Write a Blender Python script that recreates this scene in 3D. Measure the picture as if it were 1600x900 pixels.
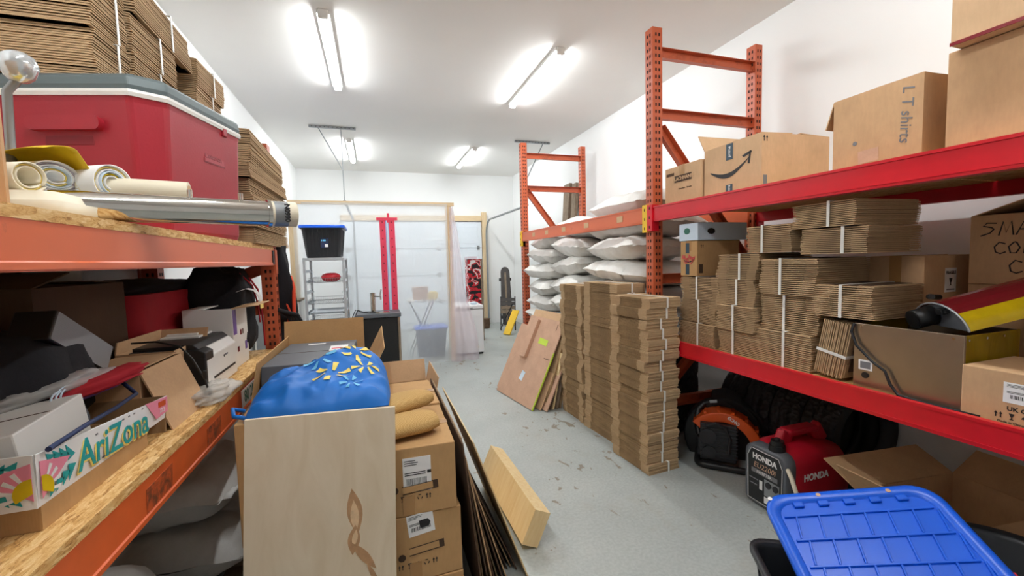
import bpy, bmesh, math, random
from mathutils import Vector, Matrix, Euler, noise
R = math.radians
PI = math.pi
sc = bpy.context.scene
for o in list(bpy.data.objects): bpy.data.objects.remove(o)
col = sc.collection

# ------------------------------------------------------------------ camera, world, exposure
FPX = 660.0
YAW, PITCH, ROLL, CAM_Z = .314129, .068083, -.026310, 1.5
def cam_axes():
    cy, sy = math.cos(YAW), math.sin(YAW)
    r = Vector((cy, -sy, 0)); fw = Vector((sy, cy, 0)); up = Vector((0, 0, 1))
    f2 = fw*math.cos(PITCH) - up*math.sin(PITCH); u2 = up*math.cos(PITCH) + fw*math.sin(PITCH)
    r3 = r*math.cos(ROLL) + u2*math.sin(ROLL); u3 = u2*math.cos(ROLL) - r*math.sin(ROLL)
    return r3, u3, f2
cam = bpy.data.cameras.new('camera'); cam.sensor_width = 36; cam.lens = FPX*36/1600; cam.clip_start = .02
cam_o = bpy.data.objects.new('camera', cam); col.objects.link(cam_o)
ax, ay, az = cam_axes()
cam_o.matrix_world = Matrix(((ax.x, ay.x, -az.x, 0), (ax.y, ay.y, -az.y, 0), (ax.z, ay.z, -az.z, CAM_Z), (0, 0, 0, 1)))
sc.camera = cam_o
w = bpy.data.worlds.new('world'); sc.world = w; w.use_nodes = True
w.node_tree.nodes['Background'].inputs[0].default_value = (.8, .85, .9, 1)
w.node_tree.nodes['Background'].inputs[1].default_value = .5
vs = sc.view_settings
vs.view_transform = 'Standard'; vs.look = 'None'; vs.exposure = 0.0; vs.gamma = 1.0; vs.use_curve_mapping = False
TUBE_POWER = 93.0
TUBE_COLOR = (.95, .985, 1.0, 1)

# ------------------------------------------------------------------ room measures
XL, XR, YB, YF, ZC = -1.43, 3.22, 9.66, -2.6, 3.456

# ------------------------------------------------------------------ materials
def lin(c):
    return c/12.92 if c <= .04045 else ((c+.055)/1.055)**2.4
def hx(s, a=1):
    s = s.lstrip('#'); return tuple(lin(int(s[i:i+2], 16)/255) for i in (0, 2, 4)) + (a,)
MATS = {}
class NT:
    def __init__(s, name):
        m = bpy.data.materials.new(name); m.use_nodes = True; s.m = m; s.n = m.node_tree.nodes; s.l = m.node_tree.links
        s.b = s.n['Principled BSDF']; s.out = s.n['Material Output']
    def node(s, t, **k):
        n = s.n.new(t)
        for a, v in k.items(): setattr(n, a, v)
        return n
    def coord(s, scale=(1, 1, 1), kind='Object'):
        t = s.node('ShaderNodeTexCoord'); mp = s.node('ShaderNodeMapping'); mp.inputs['Scale'].default_value = scale
        s.l.new(t.outputs[kind], mp.inputs[0]); return mp.outputs[0]
    def noise(s, scale, vec=None, detail=4, rough=.55, dist=0):
        n = s.node('ShaderNodeTexNoise'); n.inputs['Scale'].default_value = scale; n.inputs['Detail'].default_value = detail
        n.inputs['Roughness'].default_value = rough; n.inputs['Distortion'].default_value = dist
        if vec: s.l.new(vec, n.inputs['Vector'])
        return n.outputs[0]
    def ramp(s, fac, stops, interp='LINEAR'):
        r = s.node('ShaderNodeValToRGB'); cr = r.color_ramp; cr.interpolation = interp
        while len(cr.elements) < len(stops): cr.elements.new(.5)
        for e, (p, c) in zip(cr.elements, stops): e.position = p; e.color = c
        s.l.new(fac, r.inputs[0]); return r.outputs[0]
    def mix(s, fac, a, b, mode='MIX'):
        m = s.node('ShaderNodeMix', data_type='RGBA', blend_type=mode)
        for sock, v in ((m.inputs[0], fac), (m.inputs[6], a), (m.inputs[7], b)):
            if hasattr(v, 'links') or hasattr(v, 'is_linked'): s.l.new(v, sock)
            else: sock.default_value = v
        return m.outputs[2]
    def bump(s, h, strength=.3, dist=.01):
        b = s.node('ShaderNodeBump'); b.inputs['Strength'].default_value = strength; b.inputs['Distance'].default_value = dist
        s.l.new(h, b.inputs['Height']); s.l.new(b.outputs[0], s.b.inputs['Normal'])
    def col(s, v):
        if hasattr(v, 'links') or hasattr(v, 'is_linked'): s.l.new(v, s.b.inputs['Base Color'])
        else: s.b.inputs['Base Color'].default_value = v
    def rm(s, rough, metal=0, spec=None):
        s.b.inputs['Roughness'].default_value = rough; s.b.inputs['Metallic'].default_value = metal
        if spec is not None: s.b.inputs['Specular IOR Level'].default_value = spec
def plain(name, color, rough=.6, metal=0, var=.08, scale=6, bump=0, bscale=60, spec=None):
    """a surface of one colour with slight uneven wear"""
    if name in MATS: return MATS[name]
    t = NT(name); c = hx(color) if isinstance(color, str) else color
    t.rm(rough, metal, spec)
    if var:
        d = tuple(x*(1-var) for x in c[:3]) + (1,); e = tuple(min(1, x*(1+var)) for x in c[:3]) + (1,)
        t.col(t.ramp(t.noise(scale, t.coord()), [(.3, d), (.7, e)]))
    else: t.col(c)
    if bump: t.bump(t.noise(bscale, t.coord()), bump, .004)
    MATS[name] = t.m; return t.m
def speckled(name, base, spots, scale, lo, hi, rough=.5, metal=0, bump=0):
    t = NT(name); t.rm(rough, metal); v = t.coord()
    f = t.ramp(t.noise(scale, v, 6, .65), [(lo, (0, 0, 0, 1)), (hi, (1, 1, 1, 1))])
    t.col(t.mix(f, hx(base), hx(spots)))
    if bump: t.bump(t.noise(scale*3, v), bump, .003)
    MATS[name] = t.m; return t.m

plain('wall_paint', '#F4F5F4', .7, var=.012, scale=1.5, bump=.06, bscale=180)
plain('ceiling_paint', '#F2F0EC', .8, var=.015, scale=1.2, bump=.08, bscale=220)
def floor_mat():
    t = NT('painted_concrete'); v = t.coord()
    base = t.ramp(t.noise(1.3, v, 5, .6), [(.3, hx('#A9AFAC')), (.7, hx('#BBC0BC'))])
    fine = t.ramp(t.noise(60, v, 3), [(.35, (.86, .86, .86, 1)), (.65, (1, 1, 1, 1))])
    base = t.mix(1.0, base, fine, 'MULTIPLY')
    chips = t.noise(9, t.coord((1, .55, 1)), 7, .62, .4)
    zone = t.noise(.9, v, 2, .5)
    m = t.node('ShaderNodeMath', operation='MULTIPLY_ADD'); t.l.new(zone, m.inputs[0]); m.inputs[1].default_value = .45; t.l.new(chips, m.inputs[2])
    f = t.ramp(m.outputs[0], [(.865, (0, 0, 0, 1)), (.885, (1, 1, 1, 1))])
    c = t.mix(f, base, hx('#8C8273'))
    dirt = t.ramp(t.noise(2.2, v, 6, .7), [(.55, (0, 0, 0, 1)), (.8, (.55, .55, .55, 1))])
    c = t.mix(dirt, c, hx('#A59F90'))
    t.col(c); t.rm(.42, 0, .4)
    t.bump(t.noise(35, v), .06, .004)
    MATS['floor'] = t.m
floor_mat()
def kraft(name, base, rough=.85, var=.08):
    t = NT(name); v = t.coord(); c = hx(base)
    a = t.ramp(t.noise(7, v, 5, .6), [(.3, tuple(x*(1-var) for x in c[:3])+(1,)), (.7, tuple(min(1, x*(1+var)) for x in c[:3])+(1,))])
    fib = t.ramp(t.noise(90, t.coord((1, 1, .25)), 3), [(.3, (.93, .93, .93, 1)), (.7, (1, 1, 1, 1))])
    t.col(t.mix(1.0, a, fib, 'MULTIPLY')); t.rm(rough, 0, .25)
    wv = t.node('ShaderNodeTexWave'); wv.inputs['Scale'].default_value = 55; t.l.new(t.coord((1, 1, .001)), wv.inputs[0])
    t.bump(wv.outputs[1], .05, .002)
    MATS[name] = t.m
kraft('kraft', '#CBA47C'); kraft('kraft_light', '#D2AE88'); kraft('kraft_pink', '#CDA68C'); kraft('kraft_dark', '#604A39'); kraft('kraft_inside', '#A4845F')
kraft('kraft_amber', '#C29A6A'); kraft('kraft_edge', '#BFA17C'); kraft('flute', '#A08360', .95, .2); kraft('kraft_grey', '#A88B68')
plain('tape_brown', '#B08452', .25, var=.05); plain('strap_white', '#E9E7E0', .4, var=.03)
plain('paper_white', '#EFEEEC', .6, var=.02); plain('ink', '#1D1B1C', .6, var=0); plain('ink_brown', '#4A3626', .8, var=0)
plain('label_blue', '#26404F', .5, var=.1); plain('ink_grey', '#77777A', .7, var=0)
plain('orange_paint', '#D9622F', .38, var=.09, scale=9); plain('orange_pale', '#E07A4C', .45, var=.08, scale=5)
speckled('orange_worn', '#DA6B40', '#5B3A2C', 7, .64, .8, .4); speckled('orange_post', '#C45F3B', '#8E4128', 9, .52, .75, .42)
plain('red_paint', '#D31626', .3, var=.05, scale=8); speckled('residue', '#C9592B', '#6A3A26', 32, .40, .62, .5); plain('yellow_paint', '#EFC21A', .4, var=.06)
plain('hole_dark', '#2A1510', .9, var=0); plain('dark_steel', '#2B2B2E', .45, .6, var=.1)
plain('zinc', '#9A9EA0', .4, .7, var=.08); plain('aluminium', '#C9D0D6', .35, .55, var=.04)
plain('chrome', '#D6D2CC', .09, 1.0, var=.03); plain('steel_brushed', '#A69683', .28, .85, var=.12, scale=3)
plain('white_plastic', '#ECEAE4', .45, var=.02); plain('cream_plastic', '#E9E0C8', .45, var=.03); plain('black_plastic', '#17181A', .42, var=.1)
plain('black_rough', '#232327', .5, var=.15); plain('black_cloth', '#16161B', .9, var=.25, scale=12, bump=.4, bscale=40)
plain('grey_plastic', '#5E6268', .45, var=.06); plain('tote_black', '#2A2C30', .4, var=.08); plain('tote_blue', '#0B5CD8', .32, var=.03)
plain('bag_blue', '#0C6FC8', .55, var=.06, scale=4, bump=.3, bscale=18); plain('spark_yellow', '#F2DC6A', .5, var=0); plain('spark_sky', '#6FC4EE', .5, var=0)
plain('cooler_red', '#A6202F', .42, var=.04, scale=3, bump=.1, bscale=120); plain('cooler_lid', '#5F6C6E', .45, var=.05); plain('cooler_red_deep', '#8B1727', .5, var=0)
plain('duffel_red', '#B01A28', .8, var=.12, scale=5, bump=.3, bscale=30); plain('red_plastic', '#C01626', .32, var=.05); plain('generator_red', '#B8142A', .36, var=.08)
plain('housing_orange', '#D9571C', .4, var=.05); plain('neon_orange', '#EE5230', .6, var=.1); plain('tape_red', '#E8405C', .5, var=.06); plain('zip_blue', '#7C86CF', .5, var=0)
plain('yellow_board', '#F2C30A', .4, var=.04); plain('yellow_sheet', '#E2BE1C', .5, var=.1, scale=12); plain('navy', '#1E2C52', .7, var=.1)
plain('teal', '#1B9C9B', .5, var=0); plain('pink', '#EE8FA4', .5, var=.03); plain('print_yellow', '#EFD26E', .5, var=0); plain('pale_blue', '#CFE0EE', .6, var=.02)
plain('purple', '#6E4E9C', .5, var=.08); plain('lime', '#C6E04A', .5, var=.1); plain('maroon', '#7E1A24', .22, var=.08); plain('arch_yellow', '#D8B915', .25, var=.16, scale=9)
plain('freezer_white', '#F1F3F4', .35, var=.01); plain('door_white', '#E3EBF2', .5, var=.02); plain('green_print', '#2E6B58', .6, var=0)
plain('wood_old', '#8B7A66', .8, var=.2, scale=14); plain('deck_dark', '#4A4644', .6, var=.2, scale=10); plain('rust', '#6B5340', .8, var=.25, scale=20)
plain('bulb_glass', '#DADFE2', .08, .6, var=0); plain('foam', '#F4F4F2', .7, var=.02)
def lumber(name, a, b, sc_=(30, 3, 3)):
    t = NT(name); v = t.coord(sc_)
    t.col(t.ramp(t.noise(1.4, v, 6, .6, .6), [(.3, hx(a)), (.7, hx(b))])); t.rm(.65, 0, .3); MATS[name] = t.m
lumber('pine', '#D8BC92', '#E8D2AE', (40, 40, 3)); lumber('pine_y', '#E3C48E', '#F0D9AA', (30, 3, 30)); plain('veneer_rim', '#B98F66', .7, var=.2, scale=30); plain('veneer_torn', '#DDBD94', .7, var=.15, scale=40); lumber('pine_x', '#D8BC92', '#E8D2AE', (3, 40, 40))
def osb():
    t = NT('osb'); v = t.coord((46, 11, 46))
    n = t.node('ShaderNodeTexVoronoi'); n.inputs['Scale'].default_value = 2.6; t.l.new(v, n.inputs['Vector'])
    dv = t.noise(2.2, v, 6, .7, 2.5)
    sep = t.node('ShaderNodeSeparateColor'); t.l.new(n.outputs['Color'], sep.inputs[0])
    m = t.node('ShaderNodeMath', operation='MULTIPLY_ADD'); t.l.new(sep.outputs[0], m.inputs[0]); m.inputs[1].default_value = .32; t.l.new(dv, m.inputs[2])
    t.col(t.ramp(m.outputs[0], [(.38, hx('#8F6231')), (.55, hx('#D09C5B')), (.72, hx('#E2B878')), (.9, hx('#EFD09A'))])); t.rm(.7, 0, .3)
    t.bump(m.outputs[0], .25, .004); MATS['osb'] = t.m
osb()
def plywood():
    t = NT('plywood'); v = t.coord((9, 2, 1.1))
    c = t.ramp(t.noise(1.5, v, 6, .6, .8), [(.3, hx('#D6C4A6')), (.7, hx('#E2D3B9'))])
    k = t.node('ShaderNodeTexVoronoi'); k.inputs['Scale'].default_value = 4.4; t.l.new(t.coord((1.15, .02, 1)), k.inputs['Vector'])
    f = t.ramp(k.outputs['Distance'], [(.035, (1, 1, 1, 1)), (.06, (0, 0, 0, 1))])
    t.col(t.mix(f, c, hx('#7E5B3A'))); t.rm(.6, 0, .3); MATS['plywood'] = t.m
plywood()
def sackcloth():
    t = NT('woven_white'); v = t.coord()
    t.col(t.ramp(t.noise(5, v, 5, .6), [(.3, hx('#DCD9D2')), (.7, hx('#EDECE8'))])); t.rm(.5, 0, .35)
    h = t.noise(14, v, 4, .6, .5); t.bump(h, .35, .02); MATS['woven_white'] = t.m
    t = NT('woven_grey'); v = t.coord()
    t.col(t.ramp(t.noise(5, v, 5, .6), [(.3, hx('#C4C1BB')), (.7, hx('#DEDCD8'))])); t.rm(.5, 0, .35)
    t.bump(t.noise(14, v, 4, .6, .5), .35, .02); MATS['woven_grey'] = t.m
    t = NT('burlap'); v = t.coord()
    ck = t.node('ShaderNodeTexChecker'); ck.inputs['Scale'].default_value = 190; t.l.new(v, ck.inputs[0])
    c = t.mix(ck.outputs[1], hx('#B8925A'), hx('#CDA970')); t.col(c); t.rm(.9, 0, .15); t.bump(ck.outputs[1], .4, .003); MATS['burlap'] = t.m
sackcloth()
def camo(name, sx):
    t = NT(name); v = t.coord(sx)
    n = t.noise(4, v, 2, .4, .6)
    t.col(t.ramp(n, [(0, hx('#1C1A1D')), (.42, hx('#C3202E')), (.5, hx('#E9E4E2')), (.56, hx('#C3202E')), (.64, hx('#2A2023'))], 'CONSTANT')); t.rm(.7); MATS[name] = t.m
camo('camo_red', (1.5, 1.5, 2.4))
def rubber():
    t = NT('tyre_rubber'); v = t.coord()
    k = t.node('ShaderNodeTexVoronoi'); k.inputs['Scale'].default_value = 34; t.l.new(v, k.inputs['Vector'])
    t.col(t.ramp(t.noise(14, v), [(.3, hx('#1A1A1D')), (.7, hx('#303035'))])); t.rm(.62, 0, .4); t.bump(k.outputs['Distance'], .9, .012); MATS['tyre_tread'] = t.m
    plain('tyre_side', '#242428', .55, var=.12)
rubber()
def film(name, tint, clear, rough=.25):
    t = NT(name); n, l = t.n, t.l
    tr = n.new('ShaderNodeBsdfTransparent'); tr.inputs[0].default_value = (1, 1, 1, 1)
    tl = n.new('ShaderNodeBsdfTranslucent'); tl.inputs[0].default_value = hx(tint)
    a = n.new('ShaderNodeMixShader'); a.inputs[0].default_value = .45
    t.b.inputs['Base Color'].default_value = hx(tint); t.b.inputs['Roughness'].default_value = rough
    l.new(t.b.outputs[0], a.inputs[1]); l.new(tl.outputs[0], a.inputs[2])
    m = n.new('ShaderNodeMixShader'); m.inputs[0].default_value = clear
    l.new(a.outputs[0], m.inputs[1]); l.new(tr.outputs[0], m.inputs[2]); l.new(m.outputs[0], t.out.inputs[0])
    t.bump(t.noise(5, t.coord((1, 1, .5)), 4, .6, 1), .5, .03)
    MATS[name] = t.m
film('plastic_film', '#EEF2F6', .5); film('film_pink', '#F3E6EE', .45); film('poly_bag', '#F4F4F0', .35, .12); film('acrylic_yellow', '#C9AA10', .25, .08); film('poly_grey', '#E4E5E5', .3, .2)
def light_mat():
    t = NT('lamp_tube'); e = t.n.new('ShaderNodeEmission'); e.inputs[0].default_value = TUBE_COLOR; e.inputs[1].default_value = TUBE_POWER
    t.l.new(e.outputs[0], t.out.inputs[0]); MATS['lamp_tube'] = t.m
light_mat()
def mesh_grille():
    t = NT('grille'); k = t.node('ShaderNodeTexVoronoi'); k.inputs['Scale'].default_value = 160; k.inputs['Randomness'].default_value = 0; t.l.new(t.coord(), k.inputs['Vector'])
    t.col(t.ramp(k.outputs['Distance'], [(.25, hx('#4A4C4E')), (.4, hx('#97999B'))])); t.rm(.5, .3); MATS['grille'] = t.m
mesh_grille()
def rolled(name, cols):
    t = NT(name); v = t.coord((1, 1, 1))
    t.col(t.ramp(t.noise(9, v, 1), [(i/len(cols), hx(c)) for i, c in enumerate(cols)], 'CONSTANT')); t.rm(.6); MATS[name] = t.m
rolled('roll_paper', ['#F1EEE4', '#E9C32B', '#F2EFE8', '#D7C3E0', '#F3F0EA', '#BFD8EA'])

# ------------------------------------------------------------------ mesh collecting
class MB:
    def __init__(s): s.v = []; s.f = []; s.mi = []; s.sm = []; s.T = Matrix.Identity(4)
    def at(s, loc=(0, 0, 0), rot=(0, 0, 0)):
        s.T = Matrix.Translation(loc) @ Euler([R(a) for a in rot]).to_matrix().to_4x4(); return s
    def add(s, vs_, fs, m=0, smooth=False):
        b = len(s.v); s.v += [s.T @ Vector(p) for p in vs_]
        for f in fs: s.f.append([b+i for i in f]); s.mi.append(m); s.sm.append(smooth)
        return s
    def box(s, x0, x1, y0, y1, z0, z1, m=0):
        return s.add([(x0, y0, z0), (x1, y0, z0), (x1, y1, z0), (x0, y1, z0), (x0, y0, z1), (x1, y0, z1), (x1, y1, z1), (x0, y1, z1)],
                     [(3, 2, 1, 0), (4, 5, 6, 7), (0, 1, 5, 4), (1, 2, 6, 5), (2, 3, 7, 6), (3, 0, 4, 7)], m)
    def bar(s, p0, p1, a, b, up=(0, 0, 1), m=0):
        """box of section a x b from p0 to p1"""
        p0, p1 = Vector(p0), Vector(p1); d = (p1-p0).normalized(); u = Vector(up)
        if abs(d.dot(u)) > .98: u = Vector((1, 0, 0))
        x = d.cross(u).normalized(); y = x.cross(d)
        vs_ = [p + x*(i*a/2) + y*(j*b/2) for p in (p0, p1) for i, j in ((-1, -1), (1, -1), (1, 1), (-1, 1))]
        return s.add(vs_, [(0, 1, 2, 3), (7, 6, 5, 4), (0, 4, 5, 1), (1, 5, 6, 2), (2, 6, 7, 3), (3, 7, 4, 0)], m)
    def cyl(s, p0, p1, r0, r1=None, n=16, m=0, caps=True, smooth=True):
        r1 = r0 if r1 is None else r1; p0, p1 = Vector(p0), Vector(p1); d = (p1-p0).normalized()
        u = Vector((0, 0, 1)) if abs(d.z) < .9 else Vector((1, 0, 0)); x = d.cross(u).normalized(); y = d.cross(x)
        c = [(math.cos(2*PI*i/n), math.sin(2*PI*i/n)) for i in range(n)]
        vs_ = [p0 + (x*a + y*b)*r0 for a, b in c] + [p1 + (x*a + y*b)*r1 for a, b in c]
        s.add(vs_, [(i, (i+1) % n, n+(i+1) % n, n+i) for i in range(n)], m, smooth)
        if caps: s.add(vs_, [tuple(range(n-1, -1, -1)), tuple(range(n, 2*n))], m)
        return s
    def tube(s, pts, r, n=8, m=0, closed=False):
        pts = [Vector(p) for p in pts]; rings = []; k = len(pts); last = None
        for i, p in enumerate(pts):
            a = pts[i-1] if (i or closed) else p; b = pts[(i+1) % k] if (i < k-1 or closed) else p
            d = (b-a).normalized(); u = last or (Vector((0, 0, 1)) if abs(d.z) < .9 else Vector((1, 0, 0)))
            x = d.cross(u).normalized(); u2 = x.cross(d).normalized(); last = u2
            rr = r[i] if isinstance(r, (list, tuple)) else r
            rings.append([p + (x*math.cos(2*PI*j/n) + u2*math.sin(2*PI*j/n))*rr for j in range(n)])
        return s.loft(rings, m, closed_v=closed)
    def loft(s, rings, m=0, closed_v=False, caps=True, smooth=True):
        n = len(rings[0]); k = len(rings); vs_ = [p for r in rings for p in r]; fs = []
        for i in range(k if closed_v else k-1):
            a, b = i*n, ((i+1) % k)*n
            fs += [(a+j, a+(j+1) % n, b+(j+1) % n, b+j) for j in range(n)]
        s.add(vs_, fs, m, smooth)
        if caps and not closed_v: s.add(vs_, [tuple(range(n-1, -1, -1)), tuple(range((k-1)*n, k*n))], m)
        return s
    def prism(s, poly, h0, h1, plane='xy', m=0):
        """outline in a plane swept between two offsets along its normal"""
        def P(a, b, h): return {'xy': (a, b, h), 'xz': (a, h, b), 'yz': (h, a, b)}[plane]
        n = len(poly); vs_ = [P(a, b, h0) for a, b in poly] + [P(a, b, h1) for a, b in poly]
        return s.add(vs_, [tuple(range(n-1, -1, -1)), tuple(range(n, 2*n))] + [(i, (i+1) % n, n+(i+1) % n, n+i) for i in range(n)], m)
    def grid(s, fn, nu, nv, m=0, smooth=True):
        vs_ = [fn(i/nu, j/nv) for j in range(nv+1) for i in range(nu+1)]; w_ = nu+1
        return s.add(vs_, [(j*w_+i, j*w_+i+1, (j+1)*w_+i+1, (j+1)*w_+i) for j in range(nv) for i in range(nu)], m, smooth)
    def mesh(s, name, mats, fix=True):
        me = bpy.data.meshes.new(name); me.from_pydata([tuple(p) for p in s.v], [], s.f)
        for m in mats: me.materials.append(MATS[m] if isinstance(m, str) else m)
        for p, i, q in zip(me.polygons, s.mi, s.sm): p.material_index = min(i, len(mats)-1); p.use_smooth = q
        if fix:
            bm = bmesh.new(); bm.from_mesh(me); bmesh.ops.recalc_face_normals(bm, faces=bm.faces); bm.to_mesh(me); bm.free()
        return me
    def build(s, name, mats, parent=None, bevel=0, subsurf=0, solid=0, weld=0):
        mats = [mats] if isinstance(mats, str) else mats
        me = s.mesh(name, mats)
        if weld:
            bm = bmesh.new(); bm.from_mesh(me); bmesh.ops.remove_doubles(bm, verts=bm.verts, dist=weld); bmesh.ops.recalc_face_normals(bm, faces=bm.faces); bm.to_mesh(me); bm.free()
        return obj(name, me, parent, bevel, subsurf, solid)
def obj(name, me, parent=None, bevel=0, subsurf=0, solid=0):
    o = bpy.data.objects.new(name, me); col.objects.link(o)
    if parent: o.parent = parent
    if solid: m = o.modifiers.new('s', 'SOLIDIFY'); m.thickness = solid; m.offset = 0
    if subsurf: m = o.modifiers.new('u', 'SUBSURF'); m.levels = m.render_levels = subsurf
    if bevel: m = o.modifiers.new('b', 'BEVEL'); m.width = bevel; m.segments = 2; m.limit_method = 'ANGLE'; m.angle_limit = R(40)
    return o
def tag(o, label, cat, group=None, kind=None):
    o['label'] = label; o['category'] = cat
    if group: o['group'] = group
    if kind: o['kind'] = kind
    return o
def thing(name, label, cat, loc=(0, 0, 0), rz=0, group=None, rot=None):
    o = bpy.data.objects.new(name, None); col.objects.link(o); o.empty_display_size = .05
    o.location = loc; o.rotation_euler = [R(a) for a in rot] if rot else (0, 0, R(rz))
    return tag(o, label, cat, group)
def struct(o): o['kind'] = 'structure'; return o
def part_label(o, s): o['label'] = s; return o
FACE = {'-x': (90, 0, -90), '+x': (90, 0, 90), '-y': (90, 0, 0), '+y': (90, 0, 180), 'top': (0, 0, 0)}
def text(name, s, size, m, parent, loc, face='-y', spin=0, ext=.0006, shear=0, bold=0, sx=1):
    c = bpy.data.curves.new(name, 'FONT'); c.body = s; c.size = size; c.extrude = ext; c.align_x = 'CENTER'; c.align_y = 'CENTER'; c.shear = shear; c.offset = bold; c.resolution_u = 3
    t = bpy.data.objects.new('t', c); col.objects.link(t)
    me = bpy.data.meshes.new_from_object(t.evaluated_get(bpy.context.evaluated_depsgraph_get()))
    bpy.data.objects.remove(t); me.name = name; me.materials.clear(); me.materials.append(MATS[m])
    o = obj(name, me, parent); o.location = loc
    q = Euler([R(a) for a in FACE[face]]).to_matrix() if isinstance(face, str) else face
    o.rotation_euler = (q @ Euler((0, 0, R(spin))).to_matrix()).to_euler(); o.scale = (sx, 1, 1)
    return o
def decal(name, poly, m, parent, loc, face='-y', spin=0, th=.001):
    o = MB().prism(poly, 0, th).build(name, m, parent); o.location = loc
    q = Euler([R(a) for a in FACE[face]]).to_matrix() if isinstance(face, str) else face
    o.rotation_euler = (q @ Euler((0, 0, R(spin))).to_matrix()).to_euler(); return o
def rect(w_, h_): return [(-w_/2, -h_/2), (w_/2, -h_/2), (w_/2, h_/2), (-w_/2, h_/2)]
def disc(r, n=20, a=1, b=1): return [(a*r*math.cos(2*PI*i/n), b*r*math.sin(2*PI*i/n)) for i in range(n)]
def rr(w_, d, r, z, n=4, cx=0, cy=0):
    out = []
    for qx, qy, a0 in ((1, 1, 0), (-1, 1, 90), (-1, -1, 180), (1, -1, 270)):
        for i in range(n+1):
            a = R(a0 + 90*i/n); out.append(Vector((cx + qx*(w_/2-r) + r*math.cos(a), cy + qy*(d/2-r) + r*math.sin(a), z)))
    return out
def arc(c, r, a0, a1, n=12): return [(c[0]+r*math.cos(R(a0+(a1-a0)*i/n)), c[1]+r*math.sin(R(a0+(a1-a0)*i/n))) for i in range(n+1)]
ORD = ['topmost', 'second', 'third', 'fourth', 'fifth', 'sixth', 'seventh', 'eighth', 'ninth', 'tenth', 'eleventh', 'twelfth', 'thirteenth', 'fourteenth', 'fifteenth', 'sixteenth', 'seventeenth', 'eighteenth', 'nineteenth', 'twentieth']
def from_top(i): return 'topmost' if i == 0 else ORD[i] + ' from the top'

# ------------------------------------------------------------------ the room
struct(MB().box(XL-.1, XR+.1, YF-.1, YB+.1, -.12, 0).build('floor', 'floor'))
struct(MB().box(XL-.1, XR+.1, YF-.1, YB+.1, ZC, ZC+.1).build('ceiling', 'ceiling_paint'))
struct(MB().box(XL-.1, XL, YF, YB, 0, ZC).build('wall_left', 'wall_paint'))
struct(MB().box(XR, XR+.1, YF, YB, 0, ZC).build('wall_right', 'wall_paint'))
struct(MB().box(XL, XR, YB, YB+.1, 0, ZC).build('wall_back', 'wall_paint'))
struct(MB().box(XL, XR, YF-.1, YF, 0, ZC).build('wall_front', 'wall_paint'))
for k, (x0, x1, y0, y1) in {'left': (XL, XL+.012, YF, YB), 'right': (XR-.012, XR, YF, YB)}.items():
    struct(MB().box(x0, x1, y0, y1, 0, .09).build('baseboard_'+k, 'white_plastic', bevel=.003))
# overhead garage door in the back wall, its header and jamb
d = bpy.data.objects.new('door_1', None); col.objects.link(d); d.location = (0, 9.60, 0); d['kind'] = 'structure'
for i in range(4):
    b = MB(); z0 = i*.595; b.box(-.58, 2.41, 0, .045, z0+.004, z0+.591)
    for k in range(4):
        x0 = -.46+k*.73; b.box(x0, x0+.58, -.006, 0, z0+.1, z0+.5)
    b.build('panel', 'door_white', d, bevel=.004)
for z in (.595, 1.19, 1.785):
    for x in (-.5, .45, 1.4, 2.32):
        b = MB().box(x-.03, x+.03, -.012, 0, z-.05, z+.05).cyl((x-.03, -.02, z), (x+.03, -.02, z), .012, n=8); b.build('hinge', 'zinc', d)
struct(MB().box(-.62, 2.42, 9.57, YB, 2.40, 2.52).build('trim_1', 'pine_x', bevel=.004))
struct(MB().box(2.42, 2.53, 9.55, YB, 0, 2.60).build('trim_2', 'pine', bevel=.004))
def door_track(x, y_end, sx, label):
    t = thing('door_track', label, 'door track', (x, 9.5, 0), group='garage door tracks')
    pts = [(0, 0, .05), (0, 0, 2.05)] + [(0, -.35+.35*math.cos(R(a)), 2.05+.35*math.sin(R(a))) for a in range(10, 91, 10)] + [(0, y_end-9.5, 2.40)]
    MB().tube(pts, .022, 6).build('rail', 'zinc', t)
    h = MB(); yy = y_end-9.5
    h.bar((-.15*sx-.05*sx, yy, ZC-.02), (.42*sx, yy, ZC-.02), .035, .03)
    h.build('ceiling_angle', 'zinc', t)
    MB().bar((0, yy, ZC-.03), (0, yy, 2.40), .028, .012).build('hanger', 'zinc', t)
    MB().bar((.30*sx, yy, ZC-.03), (.01*sx, yy, 2.86), .028, .012).build('brace', 'zinc', t)
    b = MB()
    for i in range(11): b.cyl((-.17*sx+i*.055*sx, yy-.019, ZC-.02), (-.17*sx+i*.055*sx, yy-.015, ZC-.02), .007, n=6)
    b.build('slot', 'hole_dark', t)
door_track(2.50, 6.73, 1, 'grey steel garage door track hung from the ceiling beside the orange frame')
door_track(-.36, 6.63, -1, 'grey steel garage door track hung from the ceiling above the plastic sheet')

# ceiling tube lights (their glow is the room's light)
def ceiling_light(x, y0, y1, label):
    t = thing('ceiling_light', label, 'light', (x, (y0+y1)/2, ZC), group='ceiling tube lights'); L = (y1-y0)/2
    MB().box(-.05, .05, -L, L, -.028, 0).build('housing', 'white_plastic', t, bevel=.004)
    pr_ = [(.032*math.cos(R(a)), -.03+.034*math.sin(R(a))) for a in range(180, 361, 15)]
    MB().prism(pr_, -L+.03, L-.03, 'xz').build('tube', 'lamp_tube', t)
    for s in (-1, 1): MB().box(-.036, .036, s*L-.015, s*L+.015, -.066, 0).build('end_cap', 'white_plastic', t, bevel=.004)
ceiling_light(-.285, .15, 1.60, 'bright ceiling tube light overhead by the left rack')
ceiling_light(1.745, .15, 1.60, 'bright ceiling tube light overhead by the red beams')
ceiling_light(-.285, 3.66, 5.11, 'long bright ceiling tube light nearest the door track hanger')
ceiling_light(1.745, 3.72, 5.17, 'long bright ceiling tube light near the tall orange frame')
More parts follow.
